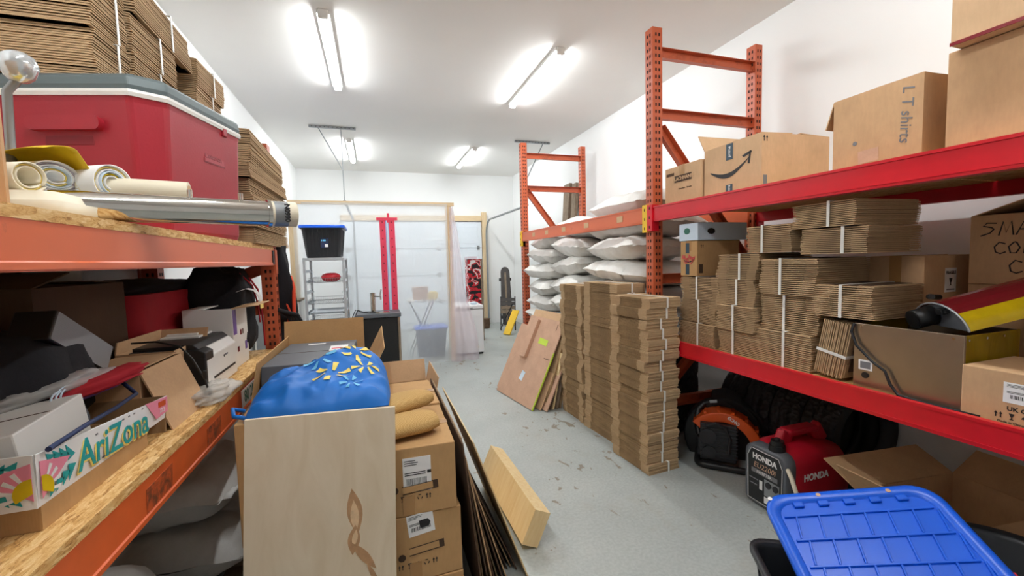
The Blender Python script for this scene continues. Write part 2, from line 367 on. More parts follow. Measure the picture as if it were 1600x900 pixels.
ceiling_light(-.285, 7.21, 8.66, 'short looking bright ceiling tube light above the plastic sheet')
ceiling_light(1.755, 7.30, 8.75, 'far bright ceiling tube light above the freezer and garage door')

# ------------------------------------------------------------------ pallet racks
def post_mesh(h, m):
    b = MB(); b.box(0, .085, 0, .085, 0, h, 0)
    for y in (.028, .057):                                   # slots on the aisle face and the inner face
        for i in range(int(h/.05)-1):
            z = .06+i*.05
            b.box(-.0015, 0, y-.006, y+.006, z-.011, z+.011, 1); b.box(.085, .0865, y-.006, y+.006, z-.011, z+.011, 1)
    for x in (.03, .058):
        for i in range(int(h/.05)-1): b.box(x-.006, x+.006, -.0015, 0, .06+i*.05-.011, .06+i*.05+.011, 1)
    b.box(-.02, .105, -.02, .105, 0, .008, 0)
    return b.mesh('post', [m, 'hole_dark'])
def channel(p0, p1, m, parent, name):
    """open C section bar between two posts"""
    p0, p1 = Vector(p0), Vector(p1); d = (p1-p0).normalized(); n = Vector((0, 1, 0)); u = d.cross(n).normalized()
    b = MB(); b.bar(p0, p1, .004, .075, u)
    for s in (-1, 1): b.bar(p0+u*s*.036+n*-.02, p1+u*s*.036+n*-.02, .042, .004, u)
    return b.build(name, m, parent)
rk = thing('pallet_rack', 'tall orange pallet rack with red near beams along the white wall', 'pallet rack', (2.0, 0, 0))
pm = post_mesh(3.16, 'orange_post')
frames = [(2.70, .97, 3.16), (5.60, .92, 3.10), (-.19, .97, 3.16)]
for fy, dx, h in frames:
    for x in (0, dx):
        o = obj('post', pm, rk); o.location = (x, fy, 0)
        if x: o.scale = (.85, 1, h/3.16)
        else: o.scale = (1, 1, h/3.16)
    ym = fy+.045
    for z in (2.99, 2.55, 1.32, .35) if fy < 5 else (2.93, 2.48, 1.3, .35): channel((.085, ym, z), (dx, ym, z), 'orange_post', rk, 'crossbar')
    channel((.085, ym, 2.45), (dx, ym, 1.38), 'orange_post', rk, 'brace'); channel((.085, ym, .42), (dx, ym, 1.25), 'orange_post', rk, 'brace')
def rack_beam(x, y0, y1, z0, z1, m, s, cm=None, name='beam'):
    """stepped box beam with its hook plates; s = +1 when the step looks towards +x"""
    b = MB(); prof = [(0, z0), (.05*s, z0), (.05*s, z1-.035), (.022*s, z1-.035), (.022*s, z1), (0, z1)]
    b.prism(prof, y0, y1, 'xz'); b.prism([(-.003*s, z0+.012), (0, z0+.012), (0, z0+.016), (-.003*s, z0+.016)], y0, y1, 'xz')
    b.prism([(-.005*s, z1-.012), (0, z1-.012), (0, z1), (-.005*s, z1)], y0, y1, 'xz')
    o = b.build(name, m, rk); o.location = (x, 0, 0)
    for y, q in ((y0, 1), (y1, -1)):
        c = MB().box(min(-.012*s, .05*s), max(-.012*s, .05*s), min(y, y-.06*q), max(y, y-.06*q), z0-.07, z1+.015)
        for i in range(3): c.box(min(-.0135*s, -.012*s), max(-.0135*s, -.012*s), y-.03*q-.005, y-.03*q+.005, z0-.05+i*.07, z0-.03+i*.07, 1)
        k = c.build('connector', [cm or m, 'hole_dark'], o)
    return o
rack_beam(-.012, -.10, 2.68, 1.752, 1.862, 'red_paint', 1); rack_beam(1.05, -.10, 2.68, 1.752, 1.862, 'red_paint', -1)
rack_beam(-.012, -.10, 2.68, .798, .90, 'red_paint', 1); rack_beam(1.05, -.10, 2.68, .798, .90, 'red_paint', -1)
fb = rack_beam(-.012, 2.80, 5.60, 1.745, 1.868, 'orange_worn', 1, 'yellow_paint'); part_label(fb, 'orange beam with five faded white stickers')
for y in (3.13, 3.72, 4.24, 4.72, 5.15):
    part_label(MB().box(-.0025, -.0005, y-.045, y+.045, 1.785, 1.835).build('sticker', 'kraft_light', fb), 'faded cream sticker')
rack_beam(1.0, 2.80, 5.60, 1.745, 1.868, 'orange_worn', -1)
for z in (1.862, .90):
    for i in range(2):
        y0 = -.08+i*1.38
        tag(MB().box(2.015, 3.02, y0, y0+1.37, z-.033, z-.015).build('shelf_board', 'osb'),
            ('upper' if z > 1 else 'lower') + ' board lying between the red beams, ' + ('under the taped kraft cartons' if i == 0 and z > 1 else 'under the arrow printed carton' if z > 1 else 'under the steel box' if i == 0 else 'under the tied cardboard bundles'), 'shelf board', 'boards on the red beams')
ZU, ZL = 1.848, .886      # tops of the boards

lk = thing('pallet_rack', 'worn orange pallet rack carrying the red cooler and the printer', 'pallet rack', (-.65, 0, 0))
pl = post_mesh(2.32, 'orange_post')
for fy in (.40, 3.27):
    for x in (-.085, -.75):
        o = obj('post', pl, lk); o.location = (x, fy, 0)
    ym = fy+.045
    for z in (2.1, 1.2, .35): channel((-.085, ym, z), (-.67, ym, z), 'orange_post', lk, 'crossbar')
    channel((-.085, ym, 1.48), (-.67, ym, 1.24), 'orange_post', lk, 'brace')
def left_beam(x, z0, z1, s, m):
    b = MB(); prof = [(0, z0), (-.05*s, z0), (-.05*s, z1-.03), (-.022*s, z1-.03), (-.022*s, z1), (0, z1)]
    b.prism(prof, .48, 3.27, 'xz'); b.prism([(0, z0+.008), (.004*s, z0+.004), (.004*s, z0+.018), (0, z0+.022)], .48, 3.27, 'xz')
    o = b.build('beam', m, lk); o.location = (x, 0, 0)
    for y, q in ((.48, -1), (3.27, 1)):
        MB().box(min(0, .01*s), max(0, .01*s), min(y, y+.06*q), max(y, y+.06*q), z0-.06, z1).build('connector', 'orange_post', o)
        MB().box(min(0, .006*s), max(0, .006*s), min(y-.05*q, y-.005*q), max(y-.05*q, y-.005*q), z0+.006, z1-.004).build('hook_plate', 'dark_steel', o)
    return o
left_beam(0, 1.50, 1.605, 1, 'orange_worn'); left_beam(-.76, 1.50, 1.605, -1, 'orange_worn')
lb = left_beam(0, .775, .90, 1, 'orange_paint'); left_beam(-.76, .775, .90, -1, 'orange_paint')
s_ = MB().box(.0005, .002, 2.36, 2.72, .80, .885).build('sticker', 'paper_white', lb); part_label(s_, 'white sticker with dark green zone code')
text('lettering', '80 2N G', .082, 'green_print', s_, (.002, 2.54, .842), '+x', ext=.0005, bold=.002, sx=.95)
for y, w_ in ((1.52, .17), (1.98, .16)):
    st = MB().prism([(y-w_/2, .80), (y+w_/2-.01, .803), (y+w_/2, .872), (y-w_/2+.006, .868)], .0005, .0016, 'yz')
    part_label(st.build('sticker', 'residue', lb), 'scraped dark remains of a sticker')
for z, m, q in ((1.605, 'osb', 'upper'), (.90, 'osb', 'lower')):
    for i in range(2):
        y0 = .50+i*1.38
        tag(MB().box(-1.42, -.648, y0, y0+1.376, z-.001, z+.026).build('shelf_board', m),
            q + ' chipboard shelf of the orange rack, ' + (('under the cooler and paper rolls' if i == 0 else 'under the stack of wide flat cartons') if q == 'upper' else ('under the printed drinks tray' if i == 0 else 'under the white printer')), 'shelf board', 'chipboard shelves of the orange rack')
ZLU, ZLM = 1.632, .927

# ------------------------------------------------------------------ builders for the repeats
def bundle_me(L, W, H, n, seed, mid=True):
    """flattened cartons tied in a bundle; L along x, W along y; long aisle face is -x"""
    rnd = random.Random(seed); b = MB(); t = H/n; ph = rnd.uniform(0, 6); amp = rnd.uniform(.002, .007)
    for i in range(n):
        dx = rnd.uniform(-.003, .003)+amp*math.sin(ph+i*.35); dy = rnd.uniform(-.003, .003)+amp*math.cos(ph*1.3+i*.3)
        z = i*t; x0, x1, y0, y1 = -L/2+dx, L/2+dx, -W/2+dy, W/2+dy; e = W*.2
        if mid:
            b.box(x0, x1, y0, y0+e, z, z+t*.84, 0); b.box(x0, x1, y1-e, y1, z, z+t*.84, 0)
            b.box(x0+.005, x1-.005, y0+e, y1-e, z, z+t*.62, 1)
        else:
            b.box(x0, x1, y0, y1, z, z+t*.52, 0); b.box(x0+.012, x1-.012, y0+.002, y0+.07, z, z+t*.8, 0); b.box(x0+.012, x1-.012, y1-.07, y1-.002, z, z+t*.8, 0); b.box(x0+.03, x1-.03, y0+.03, y1-.03, z, z+t, 1)  # dark inner core paints the shade deep in the gaps between sheets
    return b.mesh('cardboard', ['kraft_edge', 'flute'] if mid else ['kraft_edge', 'kraft_dark'])
def strap_me(L, W, H, axis, off=0, wd=.007):
    b = MB(); g = .009; t = .0025
    if axis == 'x':   # band runs over the -x / +x faces
        y = off; b.box(-L/2-g-t, -L/2-g, y-wd, y+wd, -.0, H); b.box(L/2+g, L/2+g+t, y-wd, y+wd, -.0, H); b.box(-L/2-g-t, L/2+g+t, y-wd, y+wd, H, H+t)
    else:
        x = off; b.box(x-wd, x+wd, -W/2-g-t, -W/2-g, 0, H); b.box(x-wd, x+wd, W/2+g, W/2+g+t, 0, H); b.box(x-wd, x+wd, -W/2-g-t, W/2+g+t, H, H+t)
    return b.mesh('strap', ['strap_white'])
CACHE = {}
def bundle(label, group, loc, L, W, H, n, seed, axis='x', off=0, rot=(0, 0, 0), mid=True, strap=True):
    t = thing('cardboard_bundle', label, 'cardboard bundle', loc, group=group, rot=rot)
    k = (round(L, 3), round(W, 3), round(H, 3), n, seed, mid)
    if k not in CACHE: CACHE[k] = bundle_me(L, W, H, n, seed, mid)
    obj('cardboard', CACHE[k], t)
    if strap: obj('strap', strap_me(L, W, H, axis, off), t)
    return t
def sack_me(L, W, H, seed, m='woven_white', nu=30, nv=18):
    """stuffed woven sack lying flat: L along x, W along y, ends pinched flat where they are sewn"""
    b = MB(); so = Vector((seed*3.7, seed*1.3, seed*2.1))
    def edge(u, v):
        a, c = 2*u-1, 2*v-1
        x = a*L/2*(1-.05*abs(c)**2*(1 if abs(a) > .5 else .3)); y = c*W/2*(.93+.07*abs(a)**6)
        y *= 1-.05*math.cos(a*PI/2)*-1
        return x, y, a, c
    def top(u, v, s):
        x, y, a, c = edge(u, v)
        f = max(0, (1-abs(a)**4.2))**.5*max(0, (1-abs(c)**3.6))**.5
        p = Vector((x*4, y*4, s*1.5))+so
        h = H*.5*f*(1+.32*noise.noise(p)) + .022*f*noise.noise(p*2.6) - .016*f*abs(noise.noise(p*4.5+Vector((0, y*6, 0)))) + .006*f*noise.noise(p*9)
        pin = .018*noise.noise(Vector((a*3, c*3, 5))+so)*(1-f)
        return (x+.01*noise.noise(p*1.3), y+.01*noise.noise(p*1.7), H*.5+pin+(h if s > 0 else -min(h, H*.47)))
    b.grid(lambda u, v: top(u, v, 1), nu, nv); b.grid(lambda u, v: top(u, v, -1), nu, nv)
    me = b.mesh('sack', [m], fix=False)
    bm = bmesh.new(); bm.from_mesh(me); bmesh.ops.remove_doubles(bm, verts=bm.verts, dist=.0005); bmesh.ops.recalc_face_normals(bm, faces=bm.faces); bm.to_mesh(me); bm.free()
    for p in me.polygons: p.use_smooth = True
    return me
def seam_me(L, W, H, s, m):
    """the sewn hem at one end"""
    b = MB(); x0, x1 = s*(L/2-.012), s*(L/2+.022)
    n = 16
    def f(u, v): return ((x0+(x1-x0)*u), (v-.5)*W*.9, H*.5+.006*math.sin(v*17)+.004*math.sin(v*41))
    b.grid(f, 2, n)
    return b.mesh('hem', [m])
def sack(label, group, loc, L, W, H, seed, rot=(0, 0, 0), m='woven_white'):
    t = thing('woven_sack', label, 'sack', loc, group=group, rot=rot)
    k = ('sack', seed % 7, round(L, 2), round(W, 2), round(H, 2), m)
    if k not in CACHE: CACHE[k] = (sack_me(L, W, H, seed % 7, m), seam_me(L, W, H, 1, m), seam_me(L, W, H, -1, m))
    a, h1, h2 = CACHE[k]
    obj('body', a, t)
    for h in (h1, h2): obj('hem', h, t, solid=.004)
    return t
def carton(label, loc, size, rz=0, m='kraft', flaps=None, tape=True, group=None, name='carton', rot=None, th=.005, inside='kraft_inside'):
    """corrugated box; flaps = {side: (depth, angle above the outward horizontal)} makes it an open box"""
    w_, d, h = size; t = thing(name, label, 'carton', loc, rz, group, rot); b = MB()
    if flaps is None:
        b.box(-w_/2, w_/2, -d/2, d/2, 0, h); b.build('body', m, t, bevel=.004)
        MB().box(-w_/2+.004, w_/2-.004, -.001, .001, h, h+.0015).build('seam', 'kraft_dark', t)
        if tape:
            for s in (-1, 1): pass
            MB().box(-w_/2-.0012, w_/2+.0012, -.025, .025, h+.0003, h+.0018).box(-w_/2-.0014, -w_/2-.0004, -.025, .025, h*.72, h+.0018).box(w_/2+.0004, w_/2+.0014, -.025, .025, h*.72, h+.0018).build('tape', 'tape_brown', t)
    else:
        b.box(-w_/2, w_/2, -d/2, -d/2+th, 0, h).box(-w_/2, w_/2, d/2-th, d/2, 0, h).box(-w_/2, -w_/2+th, -d/2+th, d/2-th, 0, h).box(w_/2-th, w_/2, -d/2+th, d/2-th, 0, h)
        b.box(-w_/2+th, w_/2-th, -d/2+th, d/2-th, 0, th); b.build('body', m, t)
        for s, (dep, ang) in flaps.items():
            ln = (d if s[1] == 'x' else w_)-.004; f = MB().box(-ln/2, ln/2, 0, dep, -th/2, th/2).build('flap', m, t)
            zr = {'+y': 0, '-y': 180, '+x': -90, '-x': 90}[s]
            off = {'+y': (0, d/2, h), '-y': (0, -d/2, h), '+x': (w_/2, 0, h), '-x': (-w_/2, 0, h)}[s]
            f.location = off; f.rotation_euler = (Euler((0, 0, R(zr))).to_matrix() @ Euler((R(ang), 0, 0)).to_matrix()).to_euler()
    return t
def marks(parent, loc, face, n=4, s=.03, m='ink', frame=True):
    """a row of handling marks: arrows, glass, umbrella, ring"""
    b = MB(); x = 0
    shapes = []
    for i in range(n):
        cx = i*s*1.35
        if i % 4 == 0:
            for q in (-.25, .25): shapes += [[(cx+(q-.06)*s, -.4*s), (cx+(q+.06)*s, -.4*s), (cx+(q+.06)*s, .1*s), (cx+(q-.06)*s, .1*s)], [(cx+(q-.18)*s, .1*s), (cx+(q+.18)*s, .1*s), (cx+q*s, .45*s)]]
        elif i % 4 == 1: shapes += [[(cx-.28*s, .45*s), (cx-.12*s, 0), (cx+.12*s, 0), (cx+.28*s, .45*s)], [(cx-.05*s, -.35*s), (cx+.05*s, -.35*s), (cx+.05*s, 0), (cx-.05*s, 0)], [(cx-.2*s, -.42*s), (cx+.2*s, -.42*s), (cx+.2*s, -.34*s), (cx-.2*s, -.34*s)]]
        elif i % 4 == 2: shapes += [[(cx+.4*s*math.cos(R(a)), .4*s*math.sin(R(a))) for a in range(0, 181, 20)], [(cx-.04*s, -.4*s), (cx+.04*s, -.4*s), (cx+.04*s, 0), (cx-.04*s, 0)]]
        else:
            for a in (90, 210, 330):
                c, q = math.cos(R(a)), math.sin(R(a)); shapes.append([(cx+s*(.3*c-.22*q), s*(.3*q+.22*c)), (cx+s*(.3*c+.22*q), s*(.3*q-.22*c)), (cx+s*(.42*c+.1*q), s*(.42*q-.1*c)), (cx+s*(.42*c-.25*q), s*(.42*q+.25*c))])
    for p in shapes: b.prism(p, 0, .0008)
    o = b.build('handling_marks', m, parent); o.location = loc; o.rotation_euler = [R(a) for a in FACE[face]]; return o
def shipping_label(parent, loc, face, w_, h, spin=0, dark=False):
    o = decal('shipping_label', rect(w_, h), 'paper_white', parent, loc, face, spin)
    b = MB(); rnd = random.Random(int(w_*1e4)); z = .0011
    for i in range(3): b.box(-w_*.44, -w_*.44+w_*rnd.uniform(.3, .6), h*(.40-i*.06), h*(.42-i*.06), z, z+.0004)
    x = -w_*.38
    while x < w_*.34:
        q = rnd.choice((.006, .012, .02))*w_; b.box(x, x+q, -h*.28, -h*.1, z, z+.0004); x += q+rnd.choice((.01, .02))*w_
    for i in range(2): b.box(-w_*.44, w_*.3, h*(.05-i*.06), h*(.075-i*.06), z, z+.0004)
    if dark: b.box(w_*.36, w_*.5, 0, h*.09, z, z+.0004)
    b.build('print', 'ink', o); return o

def frame_of(u, v):
    u = Vector(u).normalized(); v = Vector(v); v = (v-u*v.dot(u)).normalized(); n = u.cross(v)
    return Matrix(((u.x, v.x, n.x), (u.y, v.y, n.y), (u.z, v.z, n.z)))
def set_frame(o, loc, u, v):
    m = frame_of(u, v).to_4x4(); m.translation = Vector(loc); o.matrix_world = m; o.location = loc; o.rotation_euler = m.to_euler(); return o

# ------------------------------------------------------------------ cartons on the top red beams
c = carton('plain kraft carton with dark printed name plate beside the orange post', (2.235, 2.465, ZU), (.34, .355, .275), m='kraft_light', group='cartons on the top red beams')
decal('printed_plate', rect(.17, .046), 'ink_brown', c, (-.171, -.01, .185), '-x', 0)
text('lettering', 'BLACHMANN', .034, 'kraft_light', c, (-.1724, -.01, .185), '-x', bold=.001)
text('lettering', 'Boot Box - Brown', .017, 'ink_brown', c, (-.1706, -.03, .115), '-x')
decal('printed_plate', rect(.08, .02), 'kraft_dark', c, (-.171, .12, .225), '-x')
c = carton('carton printed with a dark curved arrow, one dark flap raised', (2.325, 2.045, ZU), (.50, .44, .315), rz=-1.5, m='kraft_light', flaps={'+y': (.13, 62), '-y': (.21, 179.2), '-x': (.22, 178.2), '+x': (.22, 177.5)}, group='cartons on the top red beams')
b = MB(); n = 18
def sm(i, s):
    t = i/n; u = -.165+.30*t; v = -.045*math.sin(PI*t)*1.25+.02+.035*t; th = .0035+.0105*math.sin(PI*min(1, t*1.05)); return (u, v+s*th)
b.prism([sm(i, -1) for i in range(n+1)]+[sm(i, 1) for i in range(n, -1, -1)], 0, .0008)
b.prism([(.085, .075), (.15, .092), (.155, .08), (.098, .062)], 0, .0008); b.prism([(.15, .092), (.14, .018), (.126, .022), (.138, .085)], 0, .0008)
o = b.build('printed_arrow', 'ink', c); o.location = (-.2512, 0, .145); o.rotation_euler = [R(a) for a in FACE['-x']]
for z, h in ((.265, .095), (.035, .07)):
    o = decal('printed_tape', rect(.052, h), 'label_blue', c, (-.2512, .01, z), '-x')
    text('lettering', 'prime', .028, 'paper_white', o, (0, 0, .0015), 'top', 90)
marks(c, (-.225, -.2205, .285), '-y', 1, .04)
decal('printed_plate', rect(.028, .07), 'ink_grey', c, (-.225, -.2205, .05), '-y')
c = carton('tall kraft carton with pencilled shirt note and pale tape patch', (2.285, 1.275, ZU), (.44, .34, .335), m='kraft', flaps={'+y': (.12, -72), '-y': (.17, 179.2), '-x': (.2, 178.4), '+x': (.2, 177.6)}, group='cartons on the top red beams')
text('lettering', 'L T shirts', .058, 'ink_grey', c, (-.2206, -.115, .195), '-x', -92, shear=.25)
decal('tape_patch', rect(.08, .055), 'kraft_pink', c, (-.2204, .02, .06), '-x', 3)
decal('painted_hole', disc(.009), 'ink_grey', c, (-.2204, .075, .125), '-x')  # small hole, its dark inside painted as a flat grey disc
c = carton('biggest kraft carton standing under the overhanging carton on the top beams', (2.34, .735, ZU), (.56, .595, .37), m='kraft', tape=False, group='cartons on the top red beams')
c = carton('kraft carton stacked on top of the biggest carton near the ceiling', (2.315, .71, ZU+.372), (.60, .60, .42), rz=1.5, m='kraft_light', tape=False, group='cartons on the top red beams')
MB().box(-.3012, -.300, .075, .079, .0, .42).build('seam', 'kraft_dark', c)
MB().box(-.304, -.300, -.30, .30, -.0, .012).build('bottom_flap', 'maroon', c)

# ------------------------------------------------------------------ lower red shelf: bundles, boxes, steel box
GB = 'tied cardboard bundles on the red shelf'
def col_(name, x, y, W, z0, H, k, n, seed, L=.42, off=0):
    for i in range(k):
        q = k-1-i
        if k == 1: lab = name
        else: lab = f'{"topmost" if q == 0 else "bottom" if i == 0 else ORD[q]} bundle in {name}'
        bundle(lab, GB, (x+.012*math.sin(i*2.3+seed), y+.010*math.cos(i*1.9+seed), z0+i*H), L, W, H-.002, n, seed+i, 'x', off+.03*math.sin(i+seed), (0, 0, 1.5*math.sin(i*1.7+seed)), mid=False)
col_('the short column of bundles closest to the orange post', 2.25, 2.305, .33, ZL, .155, 3, 15, 11, .38)
col_('the tall column of four bundles below the lone block', 2.26, 1.985, .285, ZL, .153, 4, 15, 21)
col_('the column of three thick bundles behind the upright bundle', 2.27, 1.665, .315, ZL, .194, 3, 19, 31)
bundle('square bundle bridging the tops of the two tall columns', GB, (2.27, 1.77, ZL+.614), .42, .28, .15, 15, 41, 'x', .03, (0, 0, -2), mid=False)
bundle('bundle with fanned edges under the highest bundle', GB, (2.27, 1.45, ZL+.60), .42, .29, .125, 14, 42, 'x', -.05, (0, 0, 4), mid=False)
bundle('highest bundle, tucked just under the top red beam', GB, (2.25, 1.47, ZL+.728), .40, .31, .118, 14, 43, 'x', -.04, (0, 0, -3), mid=False)
bundle('bundle lying level over the upright bundle and steel box', GB, (2.215, 1.375, 1.192), .36, .25, .15, 16, 44, 'x', .0, (0, 0, 2), mid=False)
bundle('upright leaning bundle with cross strap beside the steel box', GB, (2.20, 1.478, 1.049), .30, .265, .135, 15, 45, 'x', -.02, (100, 0, 0), mid=False)
c = carton('small brown carton with red scribble below the grey box', (2.235, 2.385, 1.353), (.36, .16, .238), m='kraft_amber', group='boxes beside the orange post')
for z in (.19, .045): decal('printed_tape', rect(.034, .07), 'label_blue', c, (-.181, .01, z), '-x')
b = MB(); b.tube([(-.06+.12*i/20, .02*math.sin(i*1.9)+.01*math.sin(i*.7), 0) for i in range(21)], .0022, 5); b.tube([(-.05+.1*i/10, -.025+.012*math.cos(i*1.3), 0) for i in range(11)], .002, 5)
o = b.build('scribble', 'tape_red', c); o.location = (-.182, 0, .12); o.rotation_euler = [R(a) for a in FACE['-x']]
MB().prism([(-.05, .0), (-.03, -.018), (0, -.024), (.03, -.018), (.05, 0), (.03, -.011), (0, -.016), (-.03, -.011)], 0, .0008).at().build('printed_arrow', 'ink', c).matrix_basis = Matrix.Translation((-.1822, 0, .115)) @ Euler([R(a) for a in FACE['-x']]).to_matrix().to_4x4()
marks(c, (-.14, -.0806, .20), '-y', 1, .03); decal('printed_plate', rect(.03, .06), 'ink_brown', c, (-.15, -.0806, .05), '-y')
c = carton('flat grey box resting on the small brown carton', (2.26, 2.385, 1.594), (.42, .18, .118), m='pale_blue', tape=False, name='gift_box', group='boxes beside the orange post')
decal('printed_mark', disc(.022, 14, 1.3, 1), 'green_print', c, (-.2112, .01, .065), '-x'); decal('printed_mark', disc(.02, 14, 1.6, 1), 'ink', c, (-.1, -.0912, .06), '-y')
c = carton('brown carton with white fragile sticker behind the canopy', (2.60, 1.385, ZL), (.35, .23, .58), m='kraft', group='boxes at the back of the red shelf')
o = decal('sticker', rect(.085, .115), 'paper_white', c, (.02, -.1156, .46), '-y')
text('lettering', 'FRAGILE', .020, 'ink', o, (0, .035, .0012), 'top', bold=.0006); decal('glass_mark', [(-.012, .01), (-.006, -.01), (-.003, -.01), (-.003, -.022), (-.01, -.026), (.01, -.026), (.003, -.022), (.003, -.01), (.006, -.01), (.012, .01)], 'ink', o, (0, 0, .001), 'top')
decal('lettering', rect(.06, .006), 'ink_grey', o, (0, -.045, .001), 'top')
c = carton('plain brown carton under the coffee cup carton', (2.83, 1.0, ZL), (.36, .44, .445), m='kraft', group='boxes at the back of the red shelf')
c = carton('brown carton with big handwritten coffee cups note', (2.82, .98, ZL+.447), (.38, .46, .305), m='kraft', flaps={'+x': (.2, 70), '+y': (.2, 160), '-y': (.2, 150), '-x': (.2, 176)}, group='boxes at the back of the red shelf')
STROKES = {'S': [[(.9, .9), (.3, .95), (.05, .75), (.6, .6), (.75, .5), (.5, .2), (-.1, 0)]], 'M': [[(0, 0), (.25, 1), (.45, .2), (.75, 1), (.9, 0)]], 'A': [[(0, 0), (.45, 1), (.9, 0)], [(.15, .4), (.75, .4)]], 'L': [[(.1, 1), (.1, 0), (.8, 0)]],
           'C': [[(.85, .85), (.4, 1), (.05, .6), (.15, .15), (.5, 0), (.9, .15)]], 'O': [[(.45, 1), (.05, .6), (.2, .05), (.6, .05), (.85, .5), (.6, .95), (.45, 1)]], 'F': [[(.1, 0), (.15, 1), (.8, 1)], [(.1, .5), (.6, .5)]], 'E': [[(.8, 1), (.1, .95), (.05, 0), (.8, 0)], [(.1, .5), (.65, .5)]], 'U': [[(.05, 1), (.1, .2), (.4, 0), (.75, .2), (.8, 1)]], 'P': [[(.1, 0), (.1, 1), (.7, .95), (.75, .6), (.1, .5)]]}
def scrawl(s, h, m, parent, loc, face, r=.003, adv=1.05):
    b = MB(); x = 0
    for ch in s:
        for st in STROKES.get(ch, []): b.tube([((x+p[0])*h*.85, p[1]*h, 0) for p in st], r, 5)
        x += adv
    o = b.build('handwriting', m, parent); o.location = loc; o.rotation_euler = [R(a) for a in FACE[face]]; o.scale = (1, 1, .3); return o
scrawl('SMALL', .06, 'ink', c, (-.1905, .19, .215), '-x'); scrawl('COFFEE', .05, 'ink', c, (-.1905, .15, .135), '-x'); scrawl('CUPS', .055, 'ink', c, (-.1905, .10, .05), '-x')
# stainless appliance with acrylic side
t = thing('steel_appliance', 'boxy stainless steel appliance with yellow acrylic side and hanging cord', 'appliance', (2.05, .945, ZL))
MB().box(0, .012, 0, .375, 0, .288).build('front_panel', 'steel_brushed', t, bevel=.002)
MB().box(.012, .36, .006, .37, .0, .10).build('base', 'black_plastic', t, bevel=.003)
MB().box(.016, .36, .003, .009, .10, .286).build('side_panel', 'acrylic_yellow', t)
MB().box(.016, .36, .366, .372, .10, .286).build('side_panel', 'acrylic_yellow', t)
MB().box(.35, .36, .009, .366, .10, .286).build('back_panel', 'steel_brushed', t)
b = MB()
for y, z in ((.03, .275), (.345, .275)): b.cyl((-.003, y, z), (0, y, z), .005, n=8)
for x in (.03, .14, .25): b.cyl((x, .0, .27), (x, .004, .27), .005, n=8)
b.build('screw', 'chrome', t)
o = decal('sticker', rect(.055, .045), 'paper_white', t, (-.001, .325, .105), '-x'); decal('print', rect(.04, .03), 'ink_grey', o, (0, 0, .001), 'top')
MB().cyl((-.004, .325, .06), (0, .325, .06), .014, n=12).build('grommet', 'black_plastic', t)
MB().tube([(-.005, .372, .285), (-.014, .378, .25), (-.016, .355, .19), (-.016, .29, .13), (-.017, .24, .10), (-.018, .22, .05), (-.018, .19, .012), (-.017, .12, .008), (-.017, .02, .008), (-.015, -.06, .012)], .006, 8).build('cord', 'dark_steel', t)
# arched sign-like canopy lying over it
t = thing('arched_canopy', 'maroon and yellow arched canopy with grey end lying on the steel appliance', 'canopy', (2.2, 1.06, 1.178))
set_frame(t, (2.17, 1.075, 1.182), (.86, -.42, .28), (.42, .9, 0))
def hull(a0, a1, r=.125, rb=.10): return [(r*math.cos(R(a0+(a1-a0)*i/12)), rb*math.sin(R(a0+(a1-a0)*i/12))) for i in range(13)]
def shell(a0, a1, L, m, name, th=.006, x0=0):
    o_ = hull(a0, a1); i_ = [(x*.95, y*.95) for x, y in reversed(o_)]
    return MB().prism(o_+i_, x0, L, 'yz').build(name, m, t)
shell(0, 138, .42, 'maroon', 'shell'); shell(138, 180, .42, 'arch_yellow', 'yellow_band')
MB().prism([(x*.94, y*.94) for x, y in hull(0, 180)], .004, .012, 'yz').build('end_panel', 'grey_plastic', t)
MB().tube([(-.0, x*1.0, y*1.0) for x, y in hull(0, 180)], .004, 6).build('rim', 'aluminium', t)
MB().cyl((-.07, .03, .045), (.004, .03, .045), .038, n=18, caps=False).cyl((-.07, .03, .045), (-.0698, .03, .045), .034, n=18).build('spout', 'black_plastic', t, solid=.003)
MB().box(-.02, .004, -.05, -.02, .06, .085).box(-.012, .004, -.06, -.01, .066, .078).build('knob', 'black_plastic', t, bevel=.003)
MB().tube([(.06, .09, .10), (.08, .13, .09), (.13, .15, .07)], .012, 8).build('plug', 'black_plastic', t)
c = carton('open topped brown carton with address sticker on the near end of red shelf', (2.19, .755, ZL), (.32, .37, .188), m='kraft', tape=True, group=None)
shipping_label(c, (-.161, .005, .118), '-x', .14, .07)
decal('printed_plate', rect(.05, .024), 'navy', c, (-.1625, .0, .118), '-x'); text('lettering', 'e', .03, 'paper_white', c, (-.164, .012, .118), '-x', bold=.001)
text('lettering', 'UK CA', .020, 'ink', c, (-.1606, .035, .062), '-x', bold=.0005); marks(c, (-.1606, .085, .036), '-x', 4, .024); text('lettering', 'Made in China', .011, 'ink', c, (-.1606, .055, .014), '-x')

# ------------------------------------------------------------------ three tall stacks of bundles on the floor
def floor_stack(name, x, y, L, W, H, k, n, seed, rz, group):
    rnd = random.Random(seed)
    for i in range(k):
        q = k-1-i
        lab = f'{"topmost" if q == 0 else "bottom" if i == 0 else ORD[q]+" from top"} bundle, {name}'
        bundle(lab, group, (x+rnd.uniform(-.011, .008), y+rnd.uniform(-.012, .012), i*H), L, W, H-.001, n, seed+i % 5, 'y', rnd.uniform(-.02, .03), (0, 0, rz+rnd.uniform(-1.6, 1.6)))
floor_stack('floor stack standing before the orange post', 1.832, 2.585, .265, .40, .0715, 17, 9, 101, 3.5, 'bundles of the floor stack before the orange post')
floor_stack('middle floor stack of the three', 1.885, 3.085, .26, .50, .0715, 18, 9, 121, 4, 'bundles of the middle floor stack')
floor_stack('floor stack beside the leaning boards', 1.862, 3.565, .27, .40, .0735, 17, 9, 141, 3, 'bundles of the floor stack beside the leaning boards')

